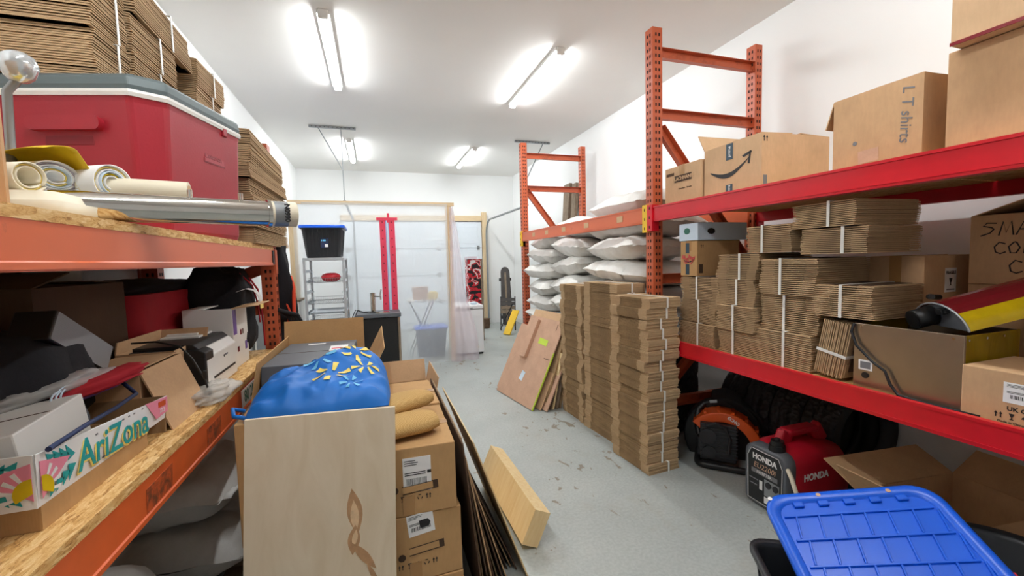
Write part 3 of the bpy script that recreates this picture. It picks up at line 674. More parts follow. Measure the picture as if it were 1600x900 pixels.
# ------------------------------------------------------------------ sacks behind the far orange beam
rnd = random.Random(7)
cols = [('pile beside the far orange upright', 5.19, .76, 0, .203, 9), ('middle pile under the stickered beam', 4.36, .86, 0, .214, 9), ('pile behind the tall bundle stacks', 3.38, 1.02, .655, .2, 7)]
for ci, (nm, y, L, z0, H, k) in enumerate(cols):
    for i in range(k):
        q = k-1-i; low = z0+i*H < 1.5
        sack(f'white woven sack, {"topmost" if q == 0 else "bottom one" if i == 0 else ORD[q]+" from top"}, {nm}', 'white sacks under the orange beam',
             ((2.345 if low else 2.40)+rnd.uniform(-.03, .03), y+rnd.uniform(-.045, .045), z0+i*H-.004), L*rnd.choice((.98, 1.06)), .64, H*1.10, ci*3+i, (rnd.uniform(-4, 4), rnd.uniform(-4.5, 4.5), 90+rnd.uniform(-9, 9)))

# planks standing behind the rack
for dx, y, lab in ((0, 6.52, 'weathered wide plank leaning on the white wall'), (.03, 6.27, 'weathered narrow plank leaning beside the wide one')):
    t = MB().bar((2.93+dx, y-.05, 0), (3.165+dx*.3, y+.02, 2.73-dx), .22 if not dx else .14, .05, (1, 0, 0)).build('plank', 'wood_old', bevel=.003)
    tag(t, lab, 'plank', 'planks behind the rack')

# ------------------------------------------------------------------ flat cartons and boards leaning by the stacks
def leaning(name, label, cat, P0, u, v, w_, h, th, m, group=None, bev=.001, poly=None):
    o = MB().prism(poly or [(0, 0), (w_, 0), (w_, h), (0, h)], 0, th).build(name, m, bevel=bev)
    set_frame(o, P0, u, v); return tag(o, label, cat, group)
U = (.17, -.985, 0); V = (.40, .07, .82); N = frame_of(U, V).col[2] if hasattr(frame_of(U, V), 'col') else frame_of(U, V)[2]
GL = 'flat boards leaning by the bundle stacks'
f = leaning('flat_carton', 'front leaning flat carton with lime tape strip and white tag', 'flat carton', (1.285, 4.60, .004), U, V, .80, .94, .012, 'kraft_pink', GL, poly=[(0, 0), (.80, 0), (.80, .93), (.12, .94), (.12, .62), (0, .60)])
decal('tag', rect(.07, .10), 'pale_blue', f, (.40, .27, .0125), 'top', -10); decal('tape', rect(.17, .065), 'lime', f, (.55, .68, .0125), 'top', -4)
MB().box(.24, .36, .46, .90, .012, .05).build('folded_flap', 'kraft_pink', f, bevel=.002)
decal('slot', rect(.1, .008), 'kraft_dark', f, (.72, .52, .0122), 'top'); decal('slot', rect(.008, .07), 'kraft_dark', f, (.70, .86, .0122), 'top')
MB().box(.793, .801, .0, .6, -.001, .0135).build('edge_tape', 'lime', f)
for i, (p0, w_, h, lab) in enumerate([((1.325, 4.72, .004), .80, .80, 'flat carton peeking out behind the front leaning carton'), ((1.365, 4.56, .004), .78, 1.0, 'tallest flat carton leaning behind the front one'), ((1.41, 4.50, .004), .78, .96, 'third flat carton leaning in front of the sacks')]):
    leaning('flat_carton', lab, 'flat carton', p0, U, V, w_, h, .012, 'kraft_light' if i % 2 else 'kraft_pink', GL)
for i, (x, y, w_, h, m, lab) in enumerate([(1.46, 4.28, .50, .86, 'kraft_grey', 'brown flat carton squeezed behind the leaning cartons'), (1.515, 4.22, .46, .80, 'kraft_dark', 'dark flat carton squeezed behind the leaning cartons'), (1.56, 4.16, .40, .56, 'pine_y', 'short pale board leaning below the flat cartons'), (1.605, 4.14, .38, .52, 'wood_old', 'short grey board leaning beside the bundle stack'), (1.645, 4.13, .36, .42, 'kraft_grey', 'shortest brown board leaning against the bundle stack')]):
    leaning('flat_carton' if i < 2 else 'board', lab, 'flat carton' if i < 2 else 'board', (x, y, .004), U, (.33 if i < 2 else .20, .05, .9), w_, h, .015, m, GL)

# ------------------------------------------------------------------ under the lower red beam
def tyre(label, loc, rot=(0, 0, 0), r=.32, wd=.215):
    t = thing('car_tyre', label, 'tyre', loc, group='black tyres under the red shelf', rot=rot); n = 48; b = MB()
    tread = [(r-.022, -wd/2), (r-.006, -wd/2+.012), (r, -wd/2+.03), (r+.002, -.03), (r-.008, -.027), (r-.008, -.02), (r+.003, -.017), (r+.003, .017), (r-.008, .02), (r-.008, .027), (r+.002, .03), (r, wd/2-.03), (r-.006, wd/2-.012), (r-.022, wd/2)]
    side = [(r-.022, wd/2), (r-.05, wd/2+.004), (r-.09, wd/2-.002), (r*.66, wd/2-.03), (r*.63, wd/2-.045), (r*.64, wd/2-.055), (r-.06, wd/2-.035), (r-.02, 0), (r-.06, -wd/2+.035), (r*.64, -wd/2+.055), (r*.63, -wd/2+.045), (r*.66, -wd/2+.03), (r-.09, -wd/2+.002), (r-.05, -wd/2-.004), (r-.022, -wd/2)]
    for nm, prof, m in (('tread', tread, 'tyre_tread'), ('sidewall', side, 'tyre_side')):
        b = MB(); k = len(prof)
        vs_ = [(p*math.cos(2*PI*i/n), p*math.sin(2*PI*i/n), q) for i in range(n) for p, q in prof]
        b.add(vs_, [(i*k+j, i*k+j+1, ((i+1) % n)*k+j+1, ((i+1) % n)*k+j) for i in range(n) for j in range(k-1)], 0, True)
        b.build(nm, m, t)
    return t
for i in range(4):
    tyre(f'black tyre standing on edge under the red shelf, {["end one showing its hole", "second from the end", "third from the end", "last of the row"][i]}', (2.885, 1.875+i*.222, .323), (90, 11*i, 0))
for i in range(3): tyre(f'black tyre lying flat below the sacks, {["bottom", "middle", "top"][i]} of its pile', (2.43, 3.19, .112+i*.219), (0, 0, 20*i))
# backpack leaf blower
t = thing('backpack_blower', 'black and orange backpack leaf blower standing on the floor under the red beam', 'leaf blower', (2.36, 2.36, 0), rz=-45)
b = MB(); p = [(v.x, v.y-.03, .028) for v in rr(.36, .30, .06, 0, 5)]; b.tube(p, .022, 10, closed=True); b.build('base', 'black_plastic', t)
b = MB().box(-.16, .07, -.14, .06, .05, .31); 
for i in range(9): b.box(-.165+.01, .078, -.147, .06, .075+i*.025, .085+i*.025)
b.cyl((-.11, -.15, .22), (-.11, -.02, .22), .055, n=20).cyl((-.1, -.155, .11), (-.1, 0, .11), .045, n=16).box(-.18, -.10, -.08, .04, .05, .18)
b.tube([(-.12, -.15, .30), (-.06, -.17, .33), (.0, -.16, .3), (.03, -.15, .22), (.02, -.155, .12)], .012, 8)
b.build('engine', 'black_rough', t, bevel=.006)
ann = [(-.02+a, .13+c) for a, c in arc((0, 0), .255, 140, -32, 20)]+[(-.02+a, .13+c) for a, c in arc((0, 0), .185, -32, 140, 20)]
MB().prism(ann, -.10, .05, 'xz').build('housing', 'housing_orange', t, bevel=.008)
b = MB()
for a in (115, 95, 75, 55, 35, 15): b.box(-.02+.262*math.cos(R(a))-.008, -.02+.262*math.cos(R(a))+.008, -.08, .02, .13+.258*math.sin(R(a))-.01, .13+.258*math.sin(R(a))+.008)
b.build('housing_rib', 'housing_orange', t)
text('lettering', 'ECHO', .03, 'paper_white', t, (.05, -.1012, .335), '-y', -32, bold=.001)
decal('sticker', rect(.05, .03), 'zinc', t, (.20, -.1012, .09), '-y', -10); decal('sticker', rect(.045, .008), 'paper_white', t, (-.10, -.149, .13), '-y', -12)
vol = [(.0+a, .15+c) for a, c in arc((0, 0), .285, 0, 360, 30)][:-1]
MB().prism(vol, .055, .15, 'xz').build('fan_case', 'black_plastic', t, bevel=.01)
pad = [(-.10, .44), (.0, .47), (.10, .43), (.20, .33), (.27, .20), (.28, .05), (.235, .05), (.225, .19), (.16, .31), (.08, .39), (0, .425), (-.09, .40)]
MB().prism(pad, .0, .26, 'xz').build('back_pad', 'black_cloth', t, bevel=.012)
for i in range(4): decal('marking', rect(.028, .008), 'paper_white', t, (.232-.008*i, -.0015, .16+.022*i), '-y', -25)
MB().tube([(-.14, .02, .40), (-.18, -.0, .36), (-.19, -.04, .28), (-.17, -.08, .2)], .02, 10).build('handle', 'black_plastic', t)
decal('sticker', rect(.05, .02), 'zinc', t, (-.08, -.002, .43), '-y', 10)
# generator
t = thing('generator', 'red portable generator with black front panel under the red shelf', 'generator', (2.10, 1.66, 0))
def ring(x, y0, y1, z0, z1, r, rt): 
    out = []
    for cy_, cz_, a0, q in ((y1-rt, z1-rt, 0, rt), (y0+rt, z1-rt, 90, rt), (y0+r, z0+r, 180, r), (y1-r, z0+r, 270, r)):
        for i in range(6): a = R(a0+18*i); out.append(Vector((x, cy_+q*math.cos(a), cz_+q*math.sin(a))))
    return out
b = MB(); b.loft([ring(.06, .012, .278, .03, .345, .03, .06), ring(.10, .0, .29, .025, .365, .03, .07), ring(.30, .0, .29, .025, .37, .03, .075), ring(.44, .004, .286, .03, .345, .03, .08), ring(.51, .03, .26, .05, .27, .03, .08)])
b.build('body', 'generator_red', t)
b = MB(); b.bar((.115, .145, .35), (.15, .145, .425), .09, .05, (0, 1, 0)).bar((.14, .145, .42), (.37, .145, .42), .05*1.6, .035).bar((.36, .145, .425), (.43, .145, .33), .09, .05, (0, 1, 0))
b.build('handle', 'generator_red', t, bevel=.012)
b = MB(); b.loft([ring(-.005, .02, .27, .02, .335, .03, .05), ring(.0, .008, .282, .015, .345, .03, .055), ring(.06, .008, .282, .015, .35, .03, .06), ring(.075, .015, .275, .02, .345, .03, .06)]); b.build('front_frame', 'grey_plastic', t)
pn = MB().prism([(-.105, -.14), (.105, -.14), (.11, .10), (.085, .145), (-.085, .145), (-.11, .10)], 0, .004).build('control_panel', 'black_plastic', t); pn.location = (-.006, .145, .175); pn.rotation_euler = [R(a) for a in FACE['-x']]
zz = .0045
text('lettering', 'HONDA', .042, 'paper_white', pn, (0, .108, zz), 'top', bold=.0016); text('lettering', 'EU2200i', .042, 'kraft_pink', pn, (0, .062, zz), 'top', shear=.2)
decal('plate', rect(.17, .024), 'ink_grey', pn, (0, .028, zz), 'top'); text('lettering', 'INVERTER', .022, 'paper_white', pn, (-.0, .028, zz+.001), 'top')
decal('plate', rect(.095, .09), 'zinc', pn, (.05, -.04, zz), 'top')
for x, y in ((.03, -.02), (.075, -.02)): MB().cyl((x, y, zz), (x, y, zz+.006), .017, n=16).build('socket', 'black_rough', pn)
decal('plate', rect(.085, .035), 'paper_white', pn, (.045, -.11, zz), 'top'); decal('plate', rect(.02, .05), 'paper_white', pn, (-.02, -.04, zz), 'top'); decal('plate', rect(.06, .006), 'ink_grey', pn, (-.07, -.02, zz), 'top'); decal('plate', rect(.05, .006), 'ink_grey', pn, (-.07, -.05, zz), 'top')
fr = MB(); o_ = [(-.108, -.142), (.108, -.142), (.113, .101), (.088, .149), (-.088, .149), (-.113, .101)]
fr.tube([(x, y, .004) for x, y in o_], .0018, 5, closed=True); fr.build('outline', 'paper_white', pn)
b = MB().cyl((.045, .11, .34), (.045, .11, .375), .045, .042, 20).cyl((.045, .11, .375), (.045, .11, .40), .036, .034, 16).cyl((.045, .11, .40), (.045, .11, .412), .014, n=10); b.build('fuel_cap', 'black_plastic', t)
text('lettering', 'HONDA', .05, 'paper_white', t, (.205, -.0012, .225), '-y', bold=.0016); t.scale = (1, 1, 1.07)
tag(MB().tube([(2.085, 1.655, .318), (2.06, 1.615, .30), (2.05, 1.58, .24), (2.06, 1.54, .18), (2.10, 1.50, .10), (2.12, 1.48, .012)], .011, 10, 0).build('hose', 'cream_plastic'), 'cream hose bending down in front of the generator', 'hose')
bpy.data.objects['hose'].data.materials.append(MATS['neon_orange'])
for p in bpy.data.objects['hose'].data.polygons:
    if .225 < p.center.z < .25: p.material_index = 1
# open carton, tub, tote, lid
carton('open brown carton with raised flaps on the floor before the tyres', (2.53, 1.19, 0), (.64, .38, .31), rz=-6, m='kraft', flaps={'-x': (.19, 50), '+y': (.19, 24), '-y': (.19, -14), '+x': (.19, 32)}, tape=False)
t = thing('round_tub', 'round black tub with thick rolled rim beside the blue lid', 'tub', (1.90, .735, 0)); n = 40
def lathe(b, prof, n=40, m=0):
    k = len(prof)
    vs_ = [(p*math.cos(2*PI*i/n), p*math.sin(2*PI*i/n), q) for i in range(n) for p, q in prof]
    return b.add(vs_, [(i*k+j, ((i+1) % n)*k+j, ((i+1) % n)*k+j+1, i*k+j+1) for i in range(n) for j in range(k-1)], m, True)
lathe(MB(), [(.0, 0), (.20, 0), (.21, .01), (.235, .435), (.262, .44), (.266, .462), (.258, .47), (.236, .465), (.226, .45), (.205, .05), (.0, .045)]).build('tub', 'tote_black', t)
lathe(MB(), [(.233, .470), (.243, .477), (.254, .472), (.243, .468)]).build('rim', 'black_plastic', t)
def tote_body(t, w_, d, h, m, taper=.86, th=.004, r=.05, rim=.022):
    b = MB(); rs = []
    for z, k in ((0, taper), (.01, taper+.003), (h*.5, (taper+1)/2), (h-.02, 1)): rs.append(rr(w_*k, d*k, r, z, 5))
    rs += [rr(w_+rim*2, d+rim*2, r+rim, h-.018, 5), rr(w_+rim*2, d+rim*2, r+rim, h, 5), rr(w_-.004, d-.004, r, h, 5), rr((w_-.012), (d-.012), r, h-.02, 5), rr(w_*taper-.01, d*taper-.01, r, .008, 5)]
    b.loft(rs); o = b.build('body', m, t)
    g = MB()
    for i in range(9):
        x = (-.4+i*.1)*w_
        for s in (-1, 1): g.bar((x*.9, s*d*.5*(taper+.006), .02), (x, s*d*.5*1.004, h-.03), .012, .006, (1, 0, 0))
    for i in range(5):
        y = (-.36+i*.18)*d
        for s in (-1, 1): g.bar((s*w_*.5*(taper+.006), y*.9, .02), (s*w_*.5*1.004, y, h-.03), .006, .012, (0, 1, 0))
    g.build('rib', m, t); return o
t = thing('storage_tote', 'black open storage tote on the floor under the loose blue lid', 'storage tote', (1.435, .985, 0), rz=-30.4); tote_body(t, .33, .46, .335, 'tote_black')
t = thing('tote_lid', 'bright blue ribbed plastic lid lying loose over the black totes', 'lid', (0, 0, 0))
set_frame(t, (1.235, .872, .372), (.471, -.276, .10), (.44, .79, .32)); LW, LD = .575, .445
b = MB(); rs = [rr(LW-.03, LD-.03, .07, .0, 6, LW/2, LD/2), rr(LW, LD, .08, .0, 6, LW/2, LD/2), rr(LW, LD, .08, .016, 6, LW/2, LD/2), rr(LW-.02, LD-.02, .075, .022, 6, LW/2, LD/2), rr(LW-.07, LD-.07, .06, .020, 6, LW/2, LD/2), rr(LW-.085, LD-.085, .055, .010, 6, LW/2, LD/2)]
b.loft(rs); b.build('plate', 'tote_blue', t)
b = MB()
for j in range(4): b.box(.05, LW-.05, .06+j*.095, .068+j*.095, .008, .017)
for i in range(7):
    x = .07+i*.074
    for j in range(3): b.bar((x, .068+j*.095, .0125), (x+.02, .155+j*.095, .0125), .007, .009)
b.build('ribs', 'tote_blue', t, bevel=.002)
for i in range(5): MB().box(.10+i*.085, .135+i*.085, LD-.062, LD-.04, .010, .021).build('clip_recess', 'tote_blue', t, bevel=.004)
for x, y in ((.03, LD-.02), (.2, LD-.018), (.43, LD-.022)): MB().cyl((x, y, .021), (x, y, .0225), .008, n=10).build('scuff', 'kraft_pink' if x > .1 else 'paper_white', t)
MB().box(LW-.004, LW+.006, .06, .12, .004, .014).build('clip', 'red_plastic', t)

# ------------------------------------------------------------------ far end of the room
t = thing('plastic_partition', 'clear plastic sheet wall on a pine frame with red zipper door', 'plastic partition', (0, 6.32, 0)); t['kind'] = 'thing'
MB().box(-1.06, 1.17, -.03, .02, 2.31, 2.36).build('top_plate', 'pine_x', t, bevel=.002)
MB().box(1.04, 1.13, -.02, .02, 0, 2.31).build('post', 'pine', t, bevel=.002); MB().box(-1.06, -.96, -.02, .02, 0, 2.31).build('post', 'pine', t, bevel=.002)
def shf(u, v):
    x = -1.0+2.06*u; z = .004+2.33*v
    return (x, -.045-.012*math.sin(x*5+z*1.3)-.018*noise.noise(Vector((x*2.2, z*1.1, 0)))-(.05*(1-v)**6)*(1+.4*math.sin(x*14)), z)
MB().grid(shf, 60, 40).build('plastic_sheet', 'plastic_film', t)
for x0, x1 in ((.10, .18), (.225, .305)):
    b = MB(); b.box(x0, x1, -.085, -.080, .05, 2.13)
    for i in range(18): b.box(x0+.03, x0+.045, -.087, -.085, .10+i*.115, .12+i*.115, 1)
    b.build('zipper_tape', ['tape_red', 'cooler_red_deep'], t)
MB().box(.06, .345, -.090, -.085, 2.09, 2.13).box(.205, .235, -.092, -.085, 2.06, 2.19).build('zipper_tape', 'tape_red', t)
MB().box(.183, .190, -.084, -.081, .05, 2.09).box(.216, .222, -.084, -.081, .05, 2.09).build('zipper', 'zip_blue', t)
MB().box(.19, .216, -.084, -.082, .05, 2.09).build('zipper_gap', 'pale_blue', t)
b = MB()
for z in (.3, .62, .9, 1.15, 1.42, 1.7, 2.0, 2.2): b.box(1.115, 1.135, -.034, -.02, z, z+.03)
b.build('staple_scrap', 'zinc', t)
t = tag(MB().grid(lambda u, v: (1.09+(.30+.05*math.sin(v*9))*u*(1-v)**1.0+.06*u-.06*(1-v)*(1-u), 6.24-.07*(1-v)*(1+.5*math.sin(u*9+v*3))+.03*math.sin(u*14), .005+2.28*v), 24, 40).build('plastic_strip', 'film_pink'), 'loose pinkish clear plastic flap hanging by the pine post', 'plastic flap')
# things seen through the plastic
t = thing('folding_table', 'small folding table with crossed legs behind the plastic sheet', 'table', (.72, 7.15, 0))
MB().box(-.23, .23, -.2, .2, .85, .875).build('table_top', 'white_plastic', t, bevel=.004)
for y in (-.16, .16):
    for s in (-1, 1): MB().bar((-.19*s, y+.01*s, 0), (.19*s, y+.01*s, .85), .025, .018).build('leg', 'zinc', t)
tag(MB().box(-.10, .14, -.1, .1, 0, .19).box(-.105, .145, -.105, .105, .19, .205).at().build('box', 'kraft_pink', bevel=.004), 'pinkish lidded box on the folding table behind the plastic', 'box').location = (.69, 7.12, .877)
tag(MB().loft([rr(.15, .12, .03, 0, 4), rr(.17, .13, .03, .1, 4), rr(.10, .08, .03, .13, 4)]).build('pouch', 'print_yellow'), 'pale yellow pouch on the folding table behind the plastic', 'pouch').location = (.90, 7.02, .877)
t = thing('storage_tote', 'dark storage tote with blue lid standing behind the plastic sheet', 'storage tote', (.82, 6.80, 0)); tote_body(t, .46, .34, .44, 'navy'); b = MB(); b.loft([rr(.52, .40, .06, .442, 5), rr(.52, .40, .06, .465, 5), rr(.46, .34, .05, .475, 5)]); b.build('lid', 'tote_blue', t)
t = thing('chest_freezer', 'small white chest freezer beside the pine post', 'freezer', (1.40, 6.80, 0))
MB().box(-.22, .22, -.29, .29, .03, .72).build('cabinet', 'freezer_white', t, bevel=.012); MB().box(-.225, .225, -.30, .29, .727, .79).build('lid', 'freezer_white', t, bevel=.014)
MB().box(-.21, .21, -.27, .28, 0, .03).build('base', 'black_plastic', t); MB().box(-.05, .05, -.305, -.295, .735, .755).build('handle', 'zinc', t); MB().cyl((.12, -.295, .12), (.12, -.289, .12), .02, n=14).build('drain_cap', 'cream_plastic', t)  # black base block paints the shade in the gap under the cabinet
tag(MB().box(-.04, .05, -.03, .03, 0, .035).build('sponge_pack', 'pale_blue', bevel=.008), 'small pale pack lying on the freezer lid', 'pack').location = (1.49, 6.62, .791)
t = thing('camouflage_locker', 'tall narrow locker wrapped in red white and black camouflage', 'locker', (1.76, 7.72, 0))
MB().box(-.13, .11, -.12, .12, 0, 1.52).build('body', 'camo_red', t, bevel=.006); MB().box(.11, .145, -.12, .12, 0, 1.52).build('side_rail', 'wood_old', t, bevel=.003); MB().box(-.135, .05, -.125, .125, 1.52, 1.57).build('top', 'film_pink', t)
# kegerator
t = thing('keg_cooler', 'black beer keg cooler cabinet with chrome tap tower', 'keg cooler', (.015, 5.99, 0))
MB().box(-.27, .27, -.17, .21, .03, .775).build('cabinet', 'black_rough', t, bevel=.004); MB().box(-.26, .26, -.15, .2, 0, .03).build('plinth', 'black_plastic', t)
MB().box(-.27, .252, -.20, -.172, .04, .77).build('door', 'black_plastic', t, bevel=.004); MB().box(.254, .285, -.205, -.165, .03, .77).build('door_edge', 'steel_brushed', t, bevel=.004)
MB().box(-.285, .30, -.22, .22, .778, .83).build('worktop', 'grey_plastic', t, bevel=.006)
tw = MB().cyl((-.05, -.02, .83), (-.05, -.02, .845), .05, n=24).cyl((-.05, -.02, .845), (-.05, -.02, 1.10), .036, n=24).build('tap_tower', 'chrome', t, bevel=.003)
MB().cyl((-.015, -.03, 1.05), (.05, -.07, 1.05), .012, n=12).cyl((.05, -.07, 1.07), (.052, -.075, 1.0), .011, n=12).cyl((.045, -.065, 1.07), (.06, -.075, 1.14), .007, .012, 10).build('tap', 'chrome', tw)
MB().box(-.02, .16, -.16, -.04, .831, .842).build('drip_tray', 'chrome', t, bevel=.002)
for i, (dx, dy) in enumerate(((0, 0), (.03, -.03))): MB().tube([(-.30+dx, -.1+dy, .6), (-.31+dx, -.12+dy, .8), (-.27+dx, -.13+dy, .89), (-.20+dx, -.13+dy, .86), (-.12+dx, -.12+dy, .842), (.0+dx, -.13+dy, .85)], .006, 8).build('cable', 'black_plastic', t)
# bun pan rack
t = thing('bun_pan_rack', 'tall aluminium tray rack with many ledges beside the keg cooler', 'tray rack', (-.55, 5.62, 0)); W2, D2 = .21, .27
for sx in (-1, 1):
    for sy in (-1, 1): MB().box(sx*W2-.014, sx*W2+.014, sy*D2-.014, sy*D2+.014, .09, 1.575).build('post', 'aluminium', t, bevel=.003)
for z in (.12, 1.56):
    for s in (-1, 1): MB().box(-W2, W2, s*D2-.012, s*D2+.012, z-.014, z+.014).build('crossbar', 'aluminium', t)
    for s in (-1, 1): MB().box(s*W2-.012, s*W2+.012, -D2, D2, z-.013, z+.013).build('crossbar', 'aluminium', t)
LEV = [.30+.123*i for i in range(10)]
for z in LEV:
    for s in (-1, 1): MB().box(min(s*W2, s*(W2-.035)), max(s*W2, s*(W2-.035)), -D2, D2, z-.003, z).box(s*W2-.002, s*W2+.002, -D2, D2, z, z+.028).build('ledge', 'aluminium', t)
for sx in (-1, 1):
    for sy in (-1, 1): c_ = MB().cyl((sx*W2-.012, sy*D2, .045), (sx*W2+.012, sy*D2, .045), .045, n=18).build('caster', 'black_plastic', t); MB().box(sx*W2-.018, sx*W2+.018, sy*D2-.018, sy*D2+.018, .05, .09).build('fork', 'zinc', c_)
TR = 'trays in the aluminium rack'
for i, k in enumerate((8, 6, 5, 4, 3, 2, 1)):
    z = LEV[k]+.001; b = MB(); wx, dy = .185, .255
    if k in (6, 4, 8):
        for s in (-1, 1): b.bar((-wx, s*dy, .003), (wx, s*dy, .003), .006, .006).bar((s*wx, -dy, .003), (s*wx, dy, .003), .006, .006).bar((-wx, s*dy, .05), (wx, s*dy, .05), .005, .005).bar((s*wx, -dy, .05), (s*wx, dy, .05), .005, .005)
        for j in range(15): x = -wx+j*wx/7; b.bar((x, -dy, .003), (x, dy, .003), .003, .003).bar((x, -dy, 0), (x, -dy, .05), .003, .003).bar((x, dy, 0), (x, dy, .05), .003, .003)
        nm = 'wire_basket'; m = 'zinc'
    else:
        b.loft([rr(2*wx-.02, 2*dy-.02, .02, 0, 3), rr(2*wx, 2*dy, .02, .02, 3), rr(2*wx+.01, 2*dy+.01, .02, .022, 3), rr(2*wx-.01, 2*dy-.01, .02, .018, 3), rr(2*wx-.03, 2*dy-.03, .02, .002, 3)]); nm = 'baking_tray'; m = 'aluminium'
    o = b.build(nm, m); o.location = (-.55+(.0 if i % 2 else .004), 5.62-(.03 if i % 3 == 1 else 0), z); o.rotation_euler = (R(0), 0, 0)
    tag(o, f'{"wire basket" if nm[0] == "w" else "flat metal baking tray"} in the aluminium rack, {from_top(i)} of those loaded', 'basket' if nm[0] == 'w' else 'tray', TR)
tag(MB().grid(lambda u, v: (.11*math.cos(2*PI*u)*math.sin(PI*v)**.7, .09*math.sin(2*PI*u)*math.sin(PI*v)**.7, .05-.05*math.cos(PI*v)+.006*math.sin(u*40)), 24, 10).build('bread_bag', 'red_plastic'), 'red plastic bag lying in the top wire basket', 'bag').location = (-.50, 5.55, LEV[8]+.004)
t = thing('storage_tote', 'black storage tote with blue lid on top of the tray rack', 'storage tote', (-.555, 5.62, 1.576)); tote_body(t, .44, .50, .355, 'tote_black', .84)
b = MB(); b.loft([rr(.50, .56, .06, .345, 5), rr(.505, .565, .06, .365, 5), rr(.49, .55, .06, .378, 5), rr(.42, .48, .05, .372, 5)]); b.build('lid', 'tote_blue', t)
o = decal('sticker', rect(.085, .11), 'navy', t, (.02, -.236, .17), '-y'); decal('sticker', rect(.035, .035), 'paper_white', o, (.02, -.03, .001), 'top'); decal('sticker', rect(.05, .02), 'spark_sky', o, (-.01, .03, .001), 'top')
# low white cabinet by the wall
t = thing('side_cabinet', 'low pale cabinet against the wall behind the hanging coat', 'cabinet', (-1.10, 5.85, 0)); MB().box(-.28, .22, -.2, .2, .0, 1.05).build('body', 'white_plastic', t, bevel=.004); MB().box(-.29, .23, -.21, .21, 1.05, 1.075).build('top', 'wood_old', t, bevel=.003); MB().box(-.26, .2, -.206, -.2, .06, 1.0).build('door', 'zinc', t, bevel=.003)
# skateboards and folded chair in the far corner
t = thing('longboard', 'dark longboard skateboard standing on end in the far corner', 'skateboard', (2.70, 8.75, .0))
set_frame(t, (2.71, 8.72, .03), (.985, -.17, 0), (.06, .16, 1))
oo = [(-.075, .06)]+[(.10*math.cos(R(a)), .13-.13*abs(math.sin(R(a)))) for a in range(190, 351, 16)]+[(.10, .13), (.115, .6)]+[(.10*math.cos(R(a)), 1.2+.12*math.sin(R(a))) for a in range(0, 181, 15)]+[(-.115, .6)]
MB().prism(oo[1:], 0, .014).build('deck', 'deck_dark', t, bevel=.003); MB().box(-.02, .02, .1, 1.2, .0142, .0152).build('stripe', 'wood_old', t)
for y in (.22, 1.05):
    k = MB().box(-.02, .02, y-.04, y+.04, -.045, 0).bar((-.10, y, -.05), (.10, y, -.05), .02, .02).build('truck', 'zinc', t)
    for s in (-1, 1): MB().cyl((s*.095, y, -.05), (s*.135, y, -.05), .035, n=16).build('wheel', 'black_plastic', t)
t = thing('folding_chair', 'folded dark slatted chair leaning behind the yellow board', 'folding chair', (2.62, 8.35, 0)); set_frame(t, (2.48, 8.45, .01), (.93, -.36, 0), (.28, .14, .92))
for x in (0, .30): MB().box(x-.012, x+.012, 0, .72, -.012, .012).build('frame_bar', 'dark_steel', t)
for i in range(4): MB().box(0, .30, .36+i*.085, .43+i*.085, .012, .026).build('slat', 'wood_old' if i < 2 else 'deck_dark', t, bevel=.003)
MB().bar((0, .1, .02), (.3, .1, .02), .02, .02).build('crossbar', 'zinc', t); MB().bar((-.01, .02, .05), (.25, .55, .05), .02, .02).build('leg', 'dark_steel', t)
leaning('board', 'bright yellow board leaning before the folded chair', 'board', (2.40, 8.0, .004), (.6, -.8, 0), (.62, .3, .86), .16, .56, .03, 'yellow_board', None, .004)
t = thing('wicker_pot', 'small rusty brown pot on the floor by the door jamb', 'pot', (2.28, 8.95, 0)); lathe(MB(), [(0, 0), (.08, 0), (.10, .08), (.095, .2), (.105, .215), (.085, .2), (.07, .02), (0, .018)], 20).build('pot', 'rust', t)

# ------------------------------------------------------------------ pile of cartons in the aisle
def blob(L, W, H, seed, flat=.5, rough=.12, nu=36, nv=20, p=.8):
    """soft closed lump with creases, resting on z = 0"""
    so = Vector((seed*5.1, seed*2.7, seed*1.9)); b = MB()
    def f(u, v):
        a = 2*PI*u; c = PI*(v-.5); x = math.copysign(abs(math.cos(a))**p, math.cos(a))*math.cos(c)**p; y = math.copysign(abs(math.sin(a))**p, math.sin(a))*math.cos(c)**p; z = math.copysign(abs(math.sin(c))**p, math.sin(c))
        q = Vector((x*1.6, y*1.6, z*1.6))+so; k = 1+rough*noise.noise(q)+rough*.8*(abs(noise.noise(q*2.3))-.25)+rough*.3*noise.noise(q*6)
        z2 = z*H*(1-flat) if z > 0 else z*H*flat*.9
        return (x*L/2*k, y*W/2*k, max(0, H*flat+z2*k))
    b.grid(f, nu, nv); return b
GC = 'brown cartons stacked in the aisle'
def aisle_carton(lab, loc, size, kind, **k):
    c = carton(lab, loc, size, m='kraft_amber', group=GC, **k); w_, d, h = size; y = -d/2-.0006
    if kind:
        if kind == 1: shipping_label(c, (.045, y, h*.60), '-y', .105, .135, 0, True)
        else: o = shipping_label(c, (.035, y, h*.86), '-y', .10, .085, 6); decal('shipping_stamp', [(-.02, -.015), (.014, -.015), (.022, 0), (.014, .015), (-.02, .015)], 'ink', c, (.05, y-.0012, h*.86), '-y', 6)
        decal('printed_plate', rect(.135, .032), 'ink_brown', c, (.055, y, h*(.40 if kind == 1 else .48)), '-y', 4); decal('printed_plate', rect(.115, .024), 'kraft_amber', c, (.045, y-.0011, h*(.40 if kind == 1 else .48)), '-y', 4)
        decal('printed_ring', disc(.014), 'ink_brown', c, (-.04, y, h*.40), '-y'); marks(c, (-.045, y, h*.26), '-y', 5, .024)
        decal('tape_tail', rect(.045, .075), 'tape_brown', c, (.01, y, .04), '-y')
    return c
